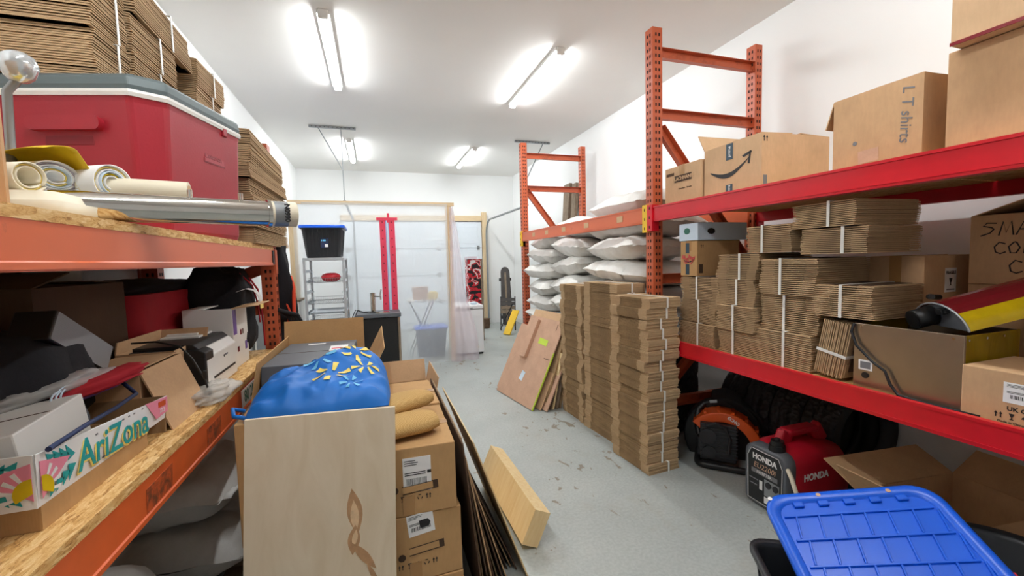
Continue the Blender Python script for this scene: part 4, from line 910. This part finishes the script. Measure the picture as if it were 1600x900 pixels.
for i in range(3):
    aisle_carton(f'brown carton with shipping labels, {["bottom", "middle", "top"][i]} of the front column', (.085+.006*(1-i), 1.825, .267*i), (.385, .45, .265), (0, 2, 1)[i], rz=(.5, 1.5, -1)[i])
    aisle_carton(f'plain brown carton, {["bottom", "middle", "top"][i]} of the column behind the labelled ones', (.095, 2.29, .267*i), (.37, .43, .265), 0, rz=(0, 1, .5)[i])
for i in range(2): aisle_carton(f'brown carton behind the plywood, {["lower", "upper"][i]} one, under the blue bag', (-.312-.004*i, 1.97, .466*i), (.375, .50, .464), 0, rz=(1, -.6)[i])
carton('tall open carton holding the grey box, flaps spread', (-.335, 2.66, 0), (.50, .80, .84), m='kraft_amber', flaps={'+y': (.29, 78), '+x': (.25, 62), '-x': (.2, 100)}, tape=False, group=GC)
c = carton('grey carton with white stickers standing in the open carton', (-.345, 2.66, .006), (.40, .62, .99), m='grey_plastic', tape=False, name='grey_carton', rz=-3, group=GC)
decal('sticker', rect(.10, .15), 'paper_white', c, (.12, .06, .9915), 'top', 4); decal('sticker', rect(.10, .035), 'paper_white', c, (-.03, .23, .9915), 'top', 4); decal('print', rect(.075, .02), 'tape_red', c, (.12, .04, .9930), 'top', 4)
carton('open carton with tall flaps and white foam inside', (.12, 2.80, 0), (.40, .46, .66), m='kraft_light', flaps={'+y': (.15, 62), '+x': (.13, 78), '-y': (.12, -60)}, tape=False, group=GC)
for i, (x, y, r_, z, lab) in enumerate(((.02, 2.74, -22, .57, 'white foam block sticking up in the open carton'), (.10, 2.82, -30, .52, 'second white foam block lying in the open carton'))):
    o = MB().loft([rr(.09, .10, .01, 0, 3), rr(.10, .11, .012, .2, 3), rr(.08, .10, .01, .30, 3)]).build('foam_block', 'foam', bevel=.003); o.location = (x, y, z); o.rotation_euler = (R(10), R(r_), 0); tag(o, lab, 'packing foam', 'packing foam')
# blue shopping bag
def bag_xyz(u, v):
    a = 2*u-1; c = 2*v-1; x = a*.265*(1-.05*c*c); y = c*.25*(1-.10*a*a)
    f = max(0, 1-abs(a)**5)**.5*max(0, 1-abs(c)**4)**.5
    p = Vector((a*1.5, c*1.5, 3.1))
    h = f*(.125+.045*math.exp(-((a-.45)**2+(c-.45)**2)*2.0)+.022*c+.04*noise.noise(p*1.1)-.045*abs(noise.noise(p*1.6))-.012*abs(noise.noise(p*3.1)))
    return Vector((x, y, max(.004, h)))
t = thing('shopping_bag', 'crumpled blue shopping bag printed with yellow sparks on the carton pile', 'shopping bag', (-.222, 1.945, .932))
b = MB(); b.grid(lambda u, v: bag_xyz(u, v), 64, 52); b.grid(lambda u, v: (bag_xyz(u, v).x, bag_xyz(u, v).y, 0), 16, 13); b.build('bag', 'bag_blue', t, weld=.0004)
def spark(cx, cy, r, m, rot=0, name='spark_print'):
    b = MB()
    for k in range(6):
        a = R(60*k+rot); d = Vector((math.cos(a), math.sin(a))); n_ = Vector((-d.y, d.x))
        def P(s, q): 
            w_ = (.065+.10*s)*r; x = cx+d.x*r*(.34+.66*s)+n_.x*w_*q; y = cy+d.y*r*(.34+.66*s)+n_.y*w_*q
            p_ = bag_xyz((x/.262+1)/2, (y/.245+1)/2); return (p_.x, p_.y, p_.z+.004)
        b.grid(lambda u, v: P(u, 2*v-1), 8, 4)
    b.build(name, m, t)
spark(.035, -.07, .074, 'spark_yellow', 20); spark(.165, -.03, .056, 'spark_yellow', 5); spark(.125, .085, .068, 'spark_yellow', 40); spark(-.02, .055, .066, 'spark_sky', 10); spark(.115, -.155, .045, 'spark_sky', 15)
b = MB(); b.tube([(-.28, -.1, .01), (-.31, -.13, .03), (-.29, -.19, .02), (-.25, -.20, .012)], .008, 6).build('handle', 'bag_blue', t)
# folded burlap
t = thing('burlap_sack', 'folded tan burlap sack lying on the labelled brown carton', 'burlap sack', (.06, 1.80, .803))
for i, (p0, p1, r0, r1, hh) in enumerate((((-.18, -.10, .04), (.155, -.04, .038), .10, .085, .036), ((-.15, .0, .088), (.15, .16, .075), .10, .07, .036))):
    p0, p1 = Vector(p0), Vector(p1); d = (p1-p0).normalized(); n_ = Vector((-d.y, d.x, 0)); b = MB(); rings = []
    for k in range(9):
        q = k/8; c_ = p0.lerp(p1, q); r_ = r0+(r1-r0)*q; e = .72 if k in (0, 8) else .95 if k in (1, 7) else 1
        rings.append([c_+n_*(r_*e*math.cos(2*PI*j/20)*(1+.06*noise.noise(Vector((q*4, j*.4, i)))))+Vector((0, 0, hh*e*math.copysign(abs(math.sin(2*PI*j/20))**.7, math.sin(2*PI*j/20)))) for j in range(20)])
    b.loft(rings); b.build('fold', 'burlap', t)
# plywood
t = tag(MB().box(0, .472, 0, .985, 0, .018).build('plywood_sheet', 'plywood', bevel=.001), 'bare plywood sheet with knots propped against the carton pile', 'plywood sheet')
set_frame(t, (-.462, 1.462, .021), (.999, 0, -.04), (0, .10, .99))
def leafp(cx, cy, a, L, W): return [(cx+math.cos(R(a))*L*(i/10-.5)-math.sin(R(a))*W*math.sin(PI*i/10)*q, cy+math.sin(R(a))*L*(i/10-.5)+math.cos(R(a))*W*math.sin(PI*i/10)*q) for q, rng in ((1, range(11)), (-1, range(9, 0, -1))) for i in rng]
for k, (cx, cy, a, L, W, m) in enumerate(((.335, .640, 97, .16, .025, 'veneer_rim'), (.335, .625, 94, .11, .014, 'veneer_torn'), (.332, .545, 84, .10, .020, 'veneer_rim'), (.335, .55, 80, .06, .009, 'veneer_torn'), (.365, .485, 128, .13, .015, 'veneer_rim'), (.395, .415, 116, .10, .008, 'veneer_rim'))):
    MB().prism(leafp(cx, cy, a, L, W), .018, .0184+.0002*k).build('torn_veneer', m, t)
# flat cartons leaning on the pile
for i in range(11):
    xb = .375+i*.021; xt = .300+i*.0062; zt = .77-.028*i+.03*math.sin(i*2.1); y0 = 1.62+.045*i*.6+.04*math.sin(i*1.7); y1 = 2.62-.03*math.sin(i*2.5)-.02*i
    o = MB().prism([(0, 0), (y1-y0, 0), (y1-y0, 1), (0, 1)], 0, .006); o = None
    v = Vector((xt-xb, 0, zt)); ln = v.length
    leaning('flat_carton', f'flat carton leaning on the carton pile, {"innermost" if i == 0 else ORD[i]+" out from the pile" if i < 10 else "outermost"}', 'flat carton', (xb, y0, .003), (0, 1, 0), v, y1-y0, ln, .006, ('kraft_dark', 'kraft_grey', 'kraft_dark', 'kraft')[i % 4], 'flat cartons leaning on the pile')
leaning('thin_board', 'long pale board leaning outside the flat cartons', 'board', (.62, 1.78, .003), (0, 1, 0), (-.245, 0, .70), .86, .74, .006, 'pine_y')
t = thing('wooden_tray', 'shallow pine tray tipped on its side on the floor', 'tray', (0, 0, 0)); set_frame(t, (.665, 1.97, .045), (-.02, 1, 0), (.42, .01, .90))
TL, TW = .80, .17
MB().box(0, TL, 0, TW, -.008, 0).build('bottom_board', 'pine_y', t); MB().box(0, TL, -.008, 0, -.008, .085).build('side_board', 'pine_y', t); MB().box(0, TL, TW, TW+.008, -.008, .085).build('side_board', 'pine_y', t)
for x in (-.008, TL): MB().box(x, x+.008, -.008, TW+.008, -.008, .085).build('end_board', 'pine_y', t)

# ------------------------------------------------------------------ under the left rack
GS = 'grey sacks under the left shelf'
b = MB()
for y in (2.02, 2.28, 2.56): b.box(-1.40, -.66, y, y+.09, .05, .07)
for x in (-1.40, -1.07, -.74): b.box(x, x+.08, 2.02, 2.65, 0, .05)
tag(b.build('pallet', 'wood_old'), 'low wooden pallet under the grey sacks', 'pallet')
for i, (x, y, lab) in enumerate(((-1.01, 2.34, 'bottom grey woven sack on the low pallet'), (-1.03, 2.36, 'upper grey woven sack with frayed corner below the orange beam'))):
    sack(lab, GS, (x, y, .068+i*.262), .78, .54, .285, 3+i, (0, 2-4*i, 3-7*i), 'woven_grey')
sack('grey woven sack farthest under the shelf, behind the two piled ones', GS, (-1.03, 2.93, .002), .74, .50, .26, 5, (0, 0, 4), 'woven_grey')
tag(blob(.60, .40, .20, 5, .4, .3).build('plastic_bag', 'poly_grey'), 'crumpled clear plastic bag draped over the farthest grey sack', 'plastic bag').matrix_world = Matrix.Translation((-.90, 2.78, .50)) @ Euler((0, 0, R(70))).to_matrix().to_4x4()
t = thing('printed_sack', 'printed plastic sack standing at the near end of the grey sacks', 'sack', (-.97, 1.70, 0)); blob(.44, .40, .46, 9, .5, .12).build('body', 'woven_grey', t); blob(.448, .408, .26, 9, .5, .12).build('print_band', 'navy', t).location = (0, 0, .14)

# ------------------------------------------------------------------ middle shelf of the left rack
S = ZLM
t = thing('drinks_tray', 'white printed drinks tray with teal letters on the chipboard shelf', 'drinks tray', (-.72, 1.17, S))
MB().box(-.30, -.004, .012, .47, 0, .006).box(-.010, -.004, .012, .47, .006, .09).box(-.30, -.294, .012, .47, .006, .09).box(-.294, -.01, .012, .018, .006, .09).box(-.294, -.01, .464, .47, .006, .09).build('base_tray', 'kraft_amber', t)
slv = [[(-.002, 0, .055), (-.002, .585, .062), (.012, .60, .128), (.012, -.004, .175)]]
MB().add([(0, -.0, .058), (0, .585, .052), (.006, .60, .125), (.006, -.006, .178), (-.004, .004, .058), (-.004, .585, .052), (.002, .60, .125), (.002, -.002, .178)], [(0, 1, 2, 3), (7, 6, 5, 4), (0, 3, 7, 4), (1, 5, 6, 2), (2, 6, 7, 3), (0, 4, 5, 1)]).build('printed_sleeve', 'paper_white', t)
MB().box(-.31, .0, -.004, .0, .058, .178).build('printed_sleeve', 'paper_white', t)
MB().box(-.31, -.306, 0, .585, .05, .15).build('printed_sleeve', 'paper_white', t)
MB().add([(-.0, .585, .0), (-.0, .60, .125), (-.31, .60, .125), (-.31, .585, .0), (-.0, .589, .0), (-.0, .604, .125), (-.31, .604, .125), (-.31, .589, 0)], [(0, 1, 2, 3), (7, 6, 5, 4), (0, 4, 5, 1), (1, 5, 6, 2), (2, 6, 7, 3), (3, 7, 4, 0)]).build('end_panel', 'kraft_inside', t)
text('lettering', 'AriZona', .108, 'print_yellow', t, (.0057, .290, .094), '+x', -4, sx=.92, bold=.002); text('lettering', 'AriZona', .108, 'teal', t, (.0067, .294, .098), '+x', -4, sx=.92, bold=.001)
def fan(parent, loc, face, sgn, h=.10):
    b1, b2, b3, b4 = MB(), MB(), MB(), MB()
    for k in range(4):
        z0 = h*.5-k*h*.13; b1.prism([(sgn*(.02+.021*k), h*.5-k*h*.02), (sgn*(.05+.021*k), h*.36-k*h*.08), (sgn*(.025+.021*k), h*.30-k*h*.085)], 0, .0008)
        b1.prism([(sgn*(.02+.021*k), -h*.5+k*h*.02), (sgn*(.05+.021*k), -h*.36+k*h*.08), (sgn*(.025+.021*k), -h*.30+k*h*.085)], 0, .0008)
    b2.prism([(0, h*.42), (sgn*.095, h*.14), (sgn*.0, -h*.42)] if sgn > 0 else [(0, h*.42), (0, -h*.42), (sgn*.095, h*.14)], 0, .0009)
    for k in range(4): a0 = 62-k*24; b3.prism([(0, -h*.25), (sgn*.058*math.cos(R(a0)), -h*.25+.058*math.sin(R(a0))), (sgn*.058*math.cos(R(a0-10)), -h*.25+.058*math.sin(R(a0-10)))], .0009, .0014)
    b4.prism([(sgn*.034*math.cos(R(a)), -h*.25+.034*math.sin(R(a))) for a in range(-30, 91, 15)]+[(0, -h*.25)], .0014, .002)
    for bb, m in ((b1, 'teal'), (b2, 'pink'), (b3, 'paper_white'), (b4, 'arch_yellow')):
        o = bb.build('sunburst_print', m, parent); o.location = loc; o.rotation_euler = [R(a) for a in FACE[face]]
fan(t, (.0058, .004, .118), '+x', 1); fan(t, (-.004, -.0045, .118), '-y', -1)
o = decal('printed_plate', [(-.085, .035), (-.02, -.03), (.06, -.022), (.06, .028)], 'pink', t, (.0062, .535, .10), '+x', -4); decal('print', rect(.05, .018), 'housing_orange', o, (.02, .012, .001), 'top'); text('lettering', 'XL3', .02, 'paper_white', o, (.02, -.01, .001), 'top')
b = MB()
rnd = random.Random(3)
for i in range(16): y = rnd.uniform(.12, .56); z = rnd.choice((.072, .15-.04*y)); b.box(.0045, .0066, y-.004, y+.004, z-.002, z+.002)
b.build('print', 'ink_grey', t)
carton('white carton tilted inside the printed drinks tray', (-.885, 1.36, S+.02), (.22, .34, .185), rz=9, m='white_plastic', tape=False, name='white_carton', rot=(0, -7, 9))
tag(MB().tube([(-1.02, 1.03, S+.01), (-.93, 1.05, S+.05), (-.84, 1.09, S+.10), (-.80, 1.12, S+.13), (-.79, 1.15, S+.17), (-.83, 1.20, S+.195), (-.92, 1.28, S+.22)], .008, 8).build('cable', 'black_plastic'), 'black cable looping over the white carton in the tray', 'cable')
tag(MB().tube([(-.70, 1.18, S+.182), (-.72, 1.35, S+.178), (-.74, 1.52, S+.168), (-.77, 1.70, S+.16), (-.82, 1.74, S+.19)], .006, 8).build('blue_strap', 'navy'), 'dark blue strap lying along the top of the drinks tray', 'strap')
tag(blob(.32, .11, .05, 3, .4, .3).build('bubble_wrap', 'poly_bag'), 'clear crumpled plastic pouch beside the red cloth', 'plastic pouch').matrix_world = Matrix.Translation((-.92, 1.60, S+.205)) @ Euler((0, R(-4), R(66))).to_matrix().to_4x4()
t = thing('folded_clothing', 'red and purple folded clothing lying behind the drinks tray', 'clothing', (-.86, 1.68, S+.19)); blob(.30, .10, .05, 8, .4, .25).build('cloth', 'duffel_red', t).rotation_euler = (0, R(-8), R(60)); blob(.32, .06, .04, 12, .4, .25).build('cloth', 'purple', t).matrix_basis = Matrix.Translation((-.03, -.03, -.02)) @ Euler((0, R(-8), R(64))).to_matrix().to_4x4()
# speakers and black bag
t = thing('loudspeaker', 'black loudspeaker with grey mesh front tipped over in the shelf', 'loudspeaker', (0, 0, 0)); set_frame(t, (-.925, 1.60, 1.30), (0, .26, -.161), (0, .078, .052))
MB().box(0, .31, 0, .097, -.10, 0).build('cabinet', 'black_plastic', t, bevel=.004); MB().box(.004, .306, .004, .093, 0, .004).build('mesh_grille', 'grille', t)
t = thing('equipment_case', 'big black soft case with pale curved emblem on the left shelf', 'case', (-1.14, 1.66, S)); blob(.50, .52, .40, 17, .5, .12).build('case', 'black_cloth', t)
b = MB()
for k in range(3): b.tube([(0, (-.035+.02*k)+.03*math.cos(R(a)), .022*math.sin(R(a))) for a in range(100, 260, 20)], .003, 6)
b.tube([(0, .05*math.cos(R(a)), .03*math.sin(R(a))) for a in range(20, 160, 20)], .002, 6); o = b.build('emblem', 'pale_blue', t); o.location = (.262, -.09, .205)
MB().tube([(.25, -.04, .20), (.262, -.02, .12), (.262, -.02, .03)], .012, 6).build('strap', 'grey_plastic', t)
tag(blob(.20, .30, .30, 23, .5, .35).build('knit_cloth', 'wood_old'), 'pale knitted cloth bundled behind the black soft case', 'cloth').location = (-1.20, 1.27, S)
carton('dark brown carton with one lifted dark flap at the back of the shelf', (-1.22, 2.04, S), (.33, .53, .515), m='kraft_dark', flaps={'-x': (.2, 150), '+y': (.2, 176), '-y': (.2, 165), '+x': (.2, 178)}, tape=True)
t = thing('white_pail', 'white plastic pail standing on the dark brown carton', 'pail', (-1.24, 2.20, S+.525)); lathe(MB(), [(0, 0), (.085, 0), (.098, .14), (.102, .142), (.102, .15), (.094, .15), (.08, .01), (0, .008)], 28).build('pail', 'white_plastic', t)
carton('open brown carton with torn rim between the printer and black case', (-.915, 2.30, S), (.20, .38, .225), m='kraft', flaps={'+y': (.05, 60), '-x': (.05, 100)}, tape=False)
t = carton('kraft box with its front panel folded down over the shelf edge', (-.90, 1.935, S), (.22, .33, .215), m='kraft', flaps={'+x': (.245, -69), '-x': (.21, 178.5)}, tape=False)
tag(MB().tube([(-.98, 2.16, S+.262), (-.88, 2.12, S+.268), (-.79, 2.10, S+.245), (-.745, 2.09, S+.19), (-.70, 2.075, S+.10), (-.688, 2.07, S+.05)], .004, 8).build('power_cord', 'black_plastic'), 'thin black power cord with plug hanging over the folded kraft box', 'cord')
cd = bpy.data.objects['power_cord']
for (x, y, z, a, l) in ((-.70, 2.076, S+.12, .014, .035), (-.683, 2.068, S+.045, .013, .03)): MB().box(x-a/2, x+a/2, y-a/2, y+a/2, z-l/2, z+l/2).build('plug', 'black_plastic', cd, bevel=.003)
tag(blob(.30, .15, .06, 31, .4, .4).build('plastic_bag', 'poly_bag'), 'clear crinkled plastic bag at the shelf edge below the cord', 'plastic bag').matrix_world = Matrix.Translation((-.70, 2.14, S+.001)) @ Euler((0, 0, R(84))).to_matrix().to_4x4()
# printer
t = thing('printer', 'white laser printer with black sloping top on the chipboard shelf', 'printer', (-.735, 2.20, S))
MB().prism([(0, 0), (0, .165), (-.03, .20), (-.05, .205), (-.34, .205), (-.34, 0)], .02, .44, 'xz').build('body', 'white_plastic', t, bevel=.006)
MB().prism([(.001, .19), (-.025, .205), (-.33, .215), (-.33, .165), (-.05, .165), (-.02, .15), (.001, .15)], .0, .10, 'xz').build('control_side', 'black_plastic', t, bevel=.004)
MB().prism([(-.03, .203), (-.055, .226), (-.32, .226), (-.32, .203)], .03, .43, 'xz').build('top_panel', 'black_plastic', t, bevel=.004); MB().box(-.34, .0, -.002, .02, .0, .17).build('side_panel', 'black_plastic', t, bevel=.003)
MB().box(-.01, .003, .09, .40, .052, .062).build('paper_slot', 'black_rough', t); MB().box(-.26, -.10, .24, .42, .226, .236).box(-.25, -.12, .28, .40, .236, .246).build('paper_rest', 'white_plastic', t, bevel=.002)
decal('emblem', disc(.007), 'ink', t, (.0005, .24, .13), '+x'); decal('lettering', rect(.04, .008), 'ink_grey', t, (.0005, .275, .132), '+x')
c = carton('white and purple printed box with a kraft flap beside the printer', (-.875, 2.83, S), (.23, .28, .34), m='white_plastic', flaps={'+x': (.13, 6), '-x': (.1, 178)}, tape=False, name='printed_box')
decal('printed_plate', rect(.06, .14), 'purple', c, (.1156, -.10, .26), '+x'); decal('printed_plate', rect(.025, .03), 'maroon', c, (.1156, .0, .19), '+x'); decal('printed_plate', rect(.02, .03), 'rust', c, (.1156, .04, .19), '+x'); decal('printed_plate', rect(.04, .05), 'purple', c, (.1156, .09, .10), '+x'); decal('printed_plate', rect(.03, .03), 'maroon', c, (.1156, -.06, .10), '+x')
for f in [o for o in c.children if o.name.startswith('flap')][:1]: f.data.materials[0] = MATS['kraft']
# duffel and backpack
t = thing('duffel_bag', 'red and black duffel bag behind the white printer', 'duffel bag', (-1.215, 2.80, S))
def duf(z0, z1, k, nm, m, seed):
    b = MB(); rs = []
    for i in range(9):
        z = z0+(z1-z0)*i/8; rr_ = rr(.36*k, .90*k, .10, z, 8)
        rs.append([Vector((p.x*(1+.07*noise.noise(Vector((p.x*5, p.y*5, z*7+seed)))), p.y*(1+.03*noise.noise(Vector((p.y*4, z*6, seed)))), z)) for p in rr_])
    b.loft(rs); return b.build(nm, m, t)
duf(0, .20, .97, 'base', 'black_cloth', 2); duf(.19, .45, 1.0, 'body', 'duffel_red', 5)
b = blob(.34, .86, .12, 4, .5, .15).build('top_flap', 'black_cloth', t); b.location = (0, 0, .40)
MB().tube([(.10, .22, .50), (.165, .20, .46), (.195, .17, .38), (.198, .19, .30), (.196, .21, .20), (.19, .20, .1)], .009, 8).build('strap', 'black_cloth', t)
MB().box(.175, .20, .30, .44, .02, .36).build('end_panel', 'black_cloth', t, bevel=.01)
decal('buckle', rect(.05, .03), 'black_plastic', t, (.20, .34, .21), '+x')
t = thing('backpack', 'black backpack with red piping and white tag by the orange upright', 'backpack', (-.92, 3.08, S)); blob(.34, .34, .56, 6, .5, .16, p=.5).build('body', 'black_cloth', t)
MB().tube([(.155, .02, .50), (.185, .08, .42), (.19, .12, .3), (.19, .15, .15), (.19, .16, .03)], .006, 6).tube([(.12, -.05, .53), (.17, .02, .45), (.185, .06, .33), (.185, .09, .2)], .005, 6).build('piping', 'duffel_red', t)
b = MB(); tg = [(.13, -.14, .42), (.17, -.10, .435), (.20, -.05, .42), (.215, -.01, .38), (.22, .0, .33)]
b.grid(lambda u, v: Vector(tg[min(3, int(v*4))]).lerp(Vector(tg[min(4, int(v*4)+1)]), v*4-min(3, int(v*4)))+Vector((0, (u-.5)*.075, 0)), 2, 8); tg_ = b.build('tag', 'paper_white', t, solid=.002)
MB().box(.2205, .2225, -.036, .04, .30, .345).build('tag_label', 'print_yellow', t)
t = thing('hanging_coat', 'black coat hanging on the end of the orange upright', 'coat', (-.655, 3.43, .92))
b = MB()
def coat(u, v):
    a = 2*PI*u; w_ = .05+.045*math.sin(PI*min(1, v*1.1))**.6; return (w_*math.cos(a)*(1+.2*math.sin(3*a+v*6)), .045*math.sin(a)+.02*math.sin(v*7), .02+.70*v)
b.grid(coat, 20, 16); b.build('body', 'black_cloth', t); MB().tube([(.075, -.02, .50), (.095, -.03, .42), (.09, -.03, .3), (.085, -.02, .2)], .012, 8).build('strap', 'neon_orange', t); MB().tube([(.03, -.03, .06), (.06, -.03, .25), (.02, -.02, .36)], .008, 6).build('strap', 'neon_orange', t)
t = thing('strap_bundle', 'black straps with buckles hung low on the orange upright', 'straps', (-.60, 3.38, .84)); b = MB()
for k in range(4): b.tube([(-.05, -.06-.01*k, .35), (.0+.02*k, -.02, .30), (.03+.025*k, .02, .18), (.05+.02*k, .0, .05+.02*k)], .014, 8)
b.build('strap', 'black_cloth', t); MB().box(.05, .08, -.03, .0, .1, .16).box(.09, .12, -.02, .01, .06, .1).build('buckle', 'chrome', t, bevel=.003)

# ------------------------------------------------------------------ top shelf of the left rack
S = ZLU
t = thing('cooler', 'large red cooler with grey lid on the top chipboard shelf', 'cooler', (-.968, 2.300, S), -14)
def crate(w_, d, z, r): return rr(w_, d, r*.68, z, 1)
MB().loft([crate(.555, .575, 0, .08), crate(.57, .59, .02, .09), crate(.615, .635, .48, .115), crate(.62, .64, .50, .115)], smooth=False).build('body', 'cooler_red', t, bevel=.012)
MB().loft([crate(.63, .65, .50, .12), crate(.635, .655, .513, .12), crate(.63, .65, .524, .12)], smooth=False).build('rim', 'white_plastic', t, bevel=.002)
MB().loft([crate(.625, .645, .524, .12), crate(.63, .65, .540, .12), crate(.62, .64, .572, .12), crate(.57, .59, .588, .10)], smooth=False).build('lid', 'cooler_lid', t, bevel=.006)
MB().loft([[Vector((p.x+.01, -.302-(.028 if k else 0)-.008*(k == 2), .40+p.y)) for p in rr(.25, .05, .02, 0, 4)] for k in range(3)]).build('handle', 'cooler_red', t)
MB().box(-.08, .10, -.312, -.29, .32, .37).build('recess_shade', 'cooler_red_deep', t, bevel=.01)  # flush patch, deeper red paints the shade of a hollow below the handle
o = decal('logo_plate', rect(.15, .062), 'cooler_red_deep', t, (.2995, .045, .36), '+x'); o.rotation_euler = (R(87), 0, R(90)); decal('logo_face', rect(.14, .052), 'cooler_red', o, (0, 0, .0012), 'top'); text('lettering', 'Coleman', .033, 'cooler_red_deep', o, (-.008, 0, .0025), 'top', bold=.001)  # embossed logo in the cooler's own red, relief shade painted as deeper red
decal('badge', disc(.012, 14), 'cream_plastic', t, (.303, .15, .42), '+x'); MB().box(.30, .318, .10, .13, .475, .512).build('latch', 'cooler_red', t, bevel=.004)
GF = 'wide flat cartons piled past the cooler'
for i in range(7):
    bundle(f'pile layer of wide flat cartons beyond the cooler, {from_top(6-i)}', GF, (-.985+.012*math.sin(i*1.9), 3.20+.03*math.cos(i*2.1), S+i*.091), .71, .98-.04*(i % 3), .09, 9, 301+i % 4, rot=(0, 0, 1.2*math.sin(i*1.3)), mid=False, strap=False)
Z = S+7*.091+.001
GW = 'bundles on the cooler lid'
ZC_ = S+.589
for i in range(4):
    bundle(f'dark tied bundle standing on the cooler lid, {from_top(3-i)}', GW, (-1.125+.005*math.sin(i*2), 2.145+.012*math.cos(i*2.2), ZC_+i*.185), .34, .25, .183, 20, 201+i % 3, 'x', .02+.02*math.sin(i), (0, 0, .8*math.sin(i)), mid=False)
GT = 'bundles on top of the wide flat cartons'
for i in range(2): bundle(f'tied bundle behind the ones on the cooler lid, {["lower", "upper"][i]} of the two', GT, (-1.13+.01*i, 2.50, Z+i*.166), .36, .42, .164, 16, 401+i, 'x', .03, (0, 0, 1-2*i), mid=False)
bundle('long tied bundle lying crosswise highest under the ceiling', GT, (-1.12, 2.60, Z+.334), .37, .64, .175, 16, 405, 'x', .06, (0, 0, 1), mid=False)
for i in range(3): bundle(f'tied bundle at the far end of the wide flat cartons, {from_top(2-i)}', GT, (-1.13+.012*i, 3.17+.012*i, Z+i*.15), .37, .42, .148, 14, 411+i, 'x', .02, (0, 0, 2-2*i), mid=False)
# rolls, tray, tube, lamp
t = thing('plastic_trough', 'cream plastic trough under the paper rolls on the top shelf', 'trough', (-.97, 1.43, S)); b = MB(); b.loft([rr(.52, .26, .03, 0, 4), rr(.54, .28, .03, .035, 4), rr(.50, .24, .03, .04, 4), rr(.48, .22, .03, .062, 4)]); b.build('trough', 'cream_plastic', t)
def roll(name, label, p0, p1, r, turns, mats, squash=1, inner=.3, group='paper rolls on the top shelf', cat='paper roll'):
    p0, p1 = Vector(p0), Vector(p1); d = (p1-p0).normalized(); x = d.cross(Vector((0, 0, 1))).normalized(); y = x.cross(d); b = MB(); n = 22
    for k in range(turns):
        P = []
        for i in range(n+1):
            q = (k+i/n)/turns; a = 2*PI*i/n-.6; rad = r*(inner+(1-inner)*q); P.append(x*math.cos(a)*rad+y*math.sin(a)*rad*squash)
        off = d*(.004*math.sin(k*2.1)); th = .004
        b.grid(lambda u, v: p0.lerp(p1, v)+off+P[min(n, int(round(u*n)))], n, 1, k % len(mats))
    me = b.mesh(name, mats); o = obj(name, me, None, solid=.0035); return tag(o, label, cat, group)
roll('paper_roll', 'narrow yellow white paper roll at the front of the top shelf', (-.79, 1.36, S+.100), (-1.10, 1.50, S+.105), .037, 3, ['cream_plastic', 'print_yellow', 'cream_plastic'], 1, .6)
roll('paper_roll', 'squashed thick roll of coloured paper under the yellow sheet', (-.815, 1.50, S+.125), (-1.12, 1.66, S+.13), .062, 6, ['foam', 'print_yellow', 'pale_blue', 'foam', 'film_pink', 'paper_white'], .72)
roll('paper_roll', 'round white paper roll with yellow lining beside the cooler', (-.715, 1.555, S+.122), (-1.03, 1.74, S+.13), .054, 6, ['foam', 'arch_yellow', 'pale_blue', 'paper_white', 'print_yellow', 'foam'], 1)
tag(MB().grid(lambda u, v: (-.78-.30*u+.03*v, 1.40+.17*v+.15*u, S+.180+.022*math.sin(PI*v)-.10*max(0, v-.55)*1.6+.004*math.sin(u*9)), 16, 14).build('yellow_sheet', 'yellow_sheet', solid=.0015), 'bright yellow patterned sheet draped over the paper rolls', 'sheet')
t = thing('cloth_roll', 'cream rolled cloth lying between the steel tube and the cooler', 'roll', (0, 0, 0)); MB().cyl((-.545, 1.603, S+.105), (-.80, 1.575, S+.108), .032, .036, 22).build('roll', 'cream_plastic', t, bevel=.004); MB().cyl((-.5445, 1.603, S+.105), (-.543, 1.603, S+.105), .022, n=18).build('core', 'kraft_light', t)
t = thing('steel_tube', 'polished steel tube with white threaded end jutting over the orange beam', 'tube', (0, 0, 0))
A, B = Vector((-.80, 1.44, S+.043)), Vector((-.256, 1.672, S+.045)); d = (B-A).normalized(); J = A+d*(B-A).length*.86; X_ = d.cross(Vector((0, 0, 1))).normalized()
MB().cyl(A, J, .041, n=32).build('barrel', 'chrome', t); MB().cyl(J-d*.006, J+d*.004, .0465, n=32).build('flange', 'chrome', t, bevel=.001); MB().cyl(J+d*.004, B, .043, n=32, caps=True).build('end_cap', 'cream_plastic', t); MB().cyl(J+d*.012, B-d*.028, .0433, n=32, caps=False).build('foil_band', 'zinc', t)
for q in (.50, .725): p = A+d*(B-A).length*q; MB().cyl(p+Vector((0, 0, .036)), p+Vector((0, 0, .062)), .0075, n=12).build('fitting', 'chrome', t)
face = Matrix((d, Vector((0, 0, 1)), -X_ if (-X_).dot(Vector((0, -1, 0))) > 0 else X_)).transposed()
nrm = face.col[2]; text('lettering', '0660N', .022, 'ink', t, B-d*.034+nrm*.0437, face, 90, bold=.001)
t = thing('clamp_lamp', 'silver bulb clamp lamp standing against the near end of the cooler', 'lamp', (-.925, 1.595, S+.015)); lathe(MB(), [(0, .385), (.02, .39), (.03, .40), (.042, .43), (.036, .455), (.02, .468), (0, .472)], 20).build('bulb', 'bulb_glass', t); MB().tube([(0, .0, .40), (-.03, 0, .36), (-.035, 0, .2), (-.035, 0, .0)], .011, 8).build('stem', 'zinc', t); MB().box(-.06, -.005, -.02, .02, 0, .16).build('clamp', 'black_plastic', t, bevel=.006)
tag(MB().box(-1.25, -.765, 1.245, 1.253, S+.001, S+.50).box(-1.25, -.77, 1.256, 1.262, S+.001, S+.46).build('flat_carton', 'kraft'), 'flat carton standing upright at the near end of the top shelf', 'flat carton')
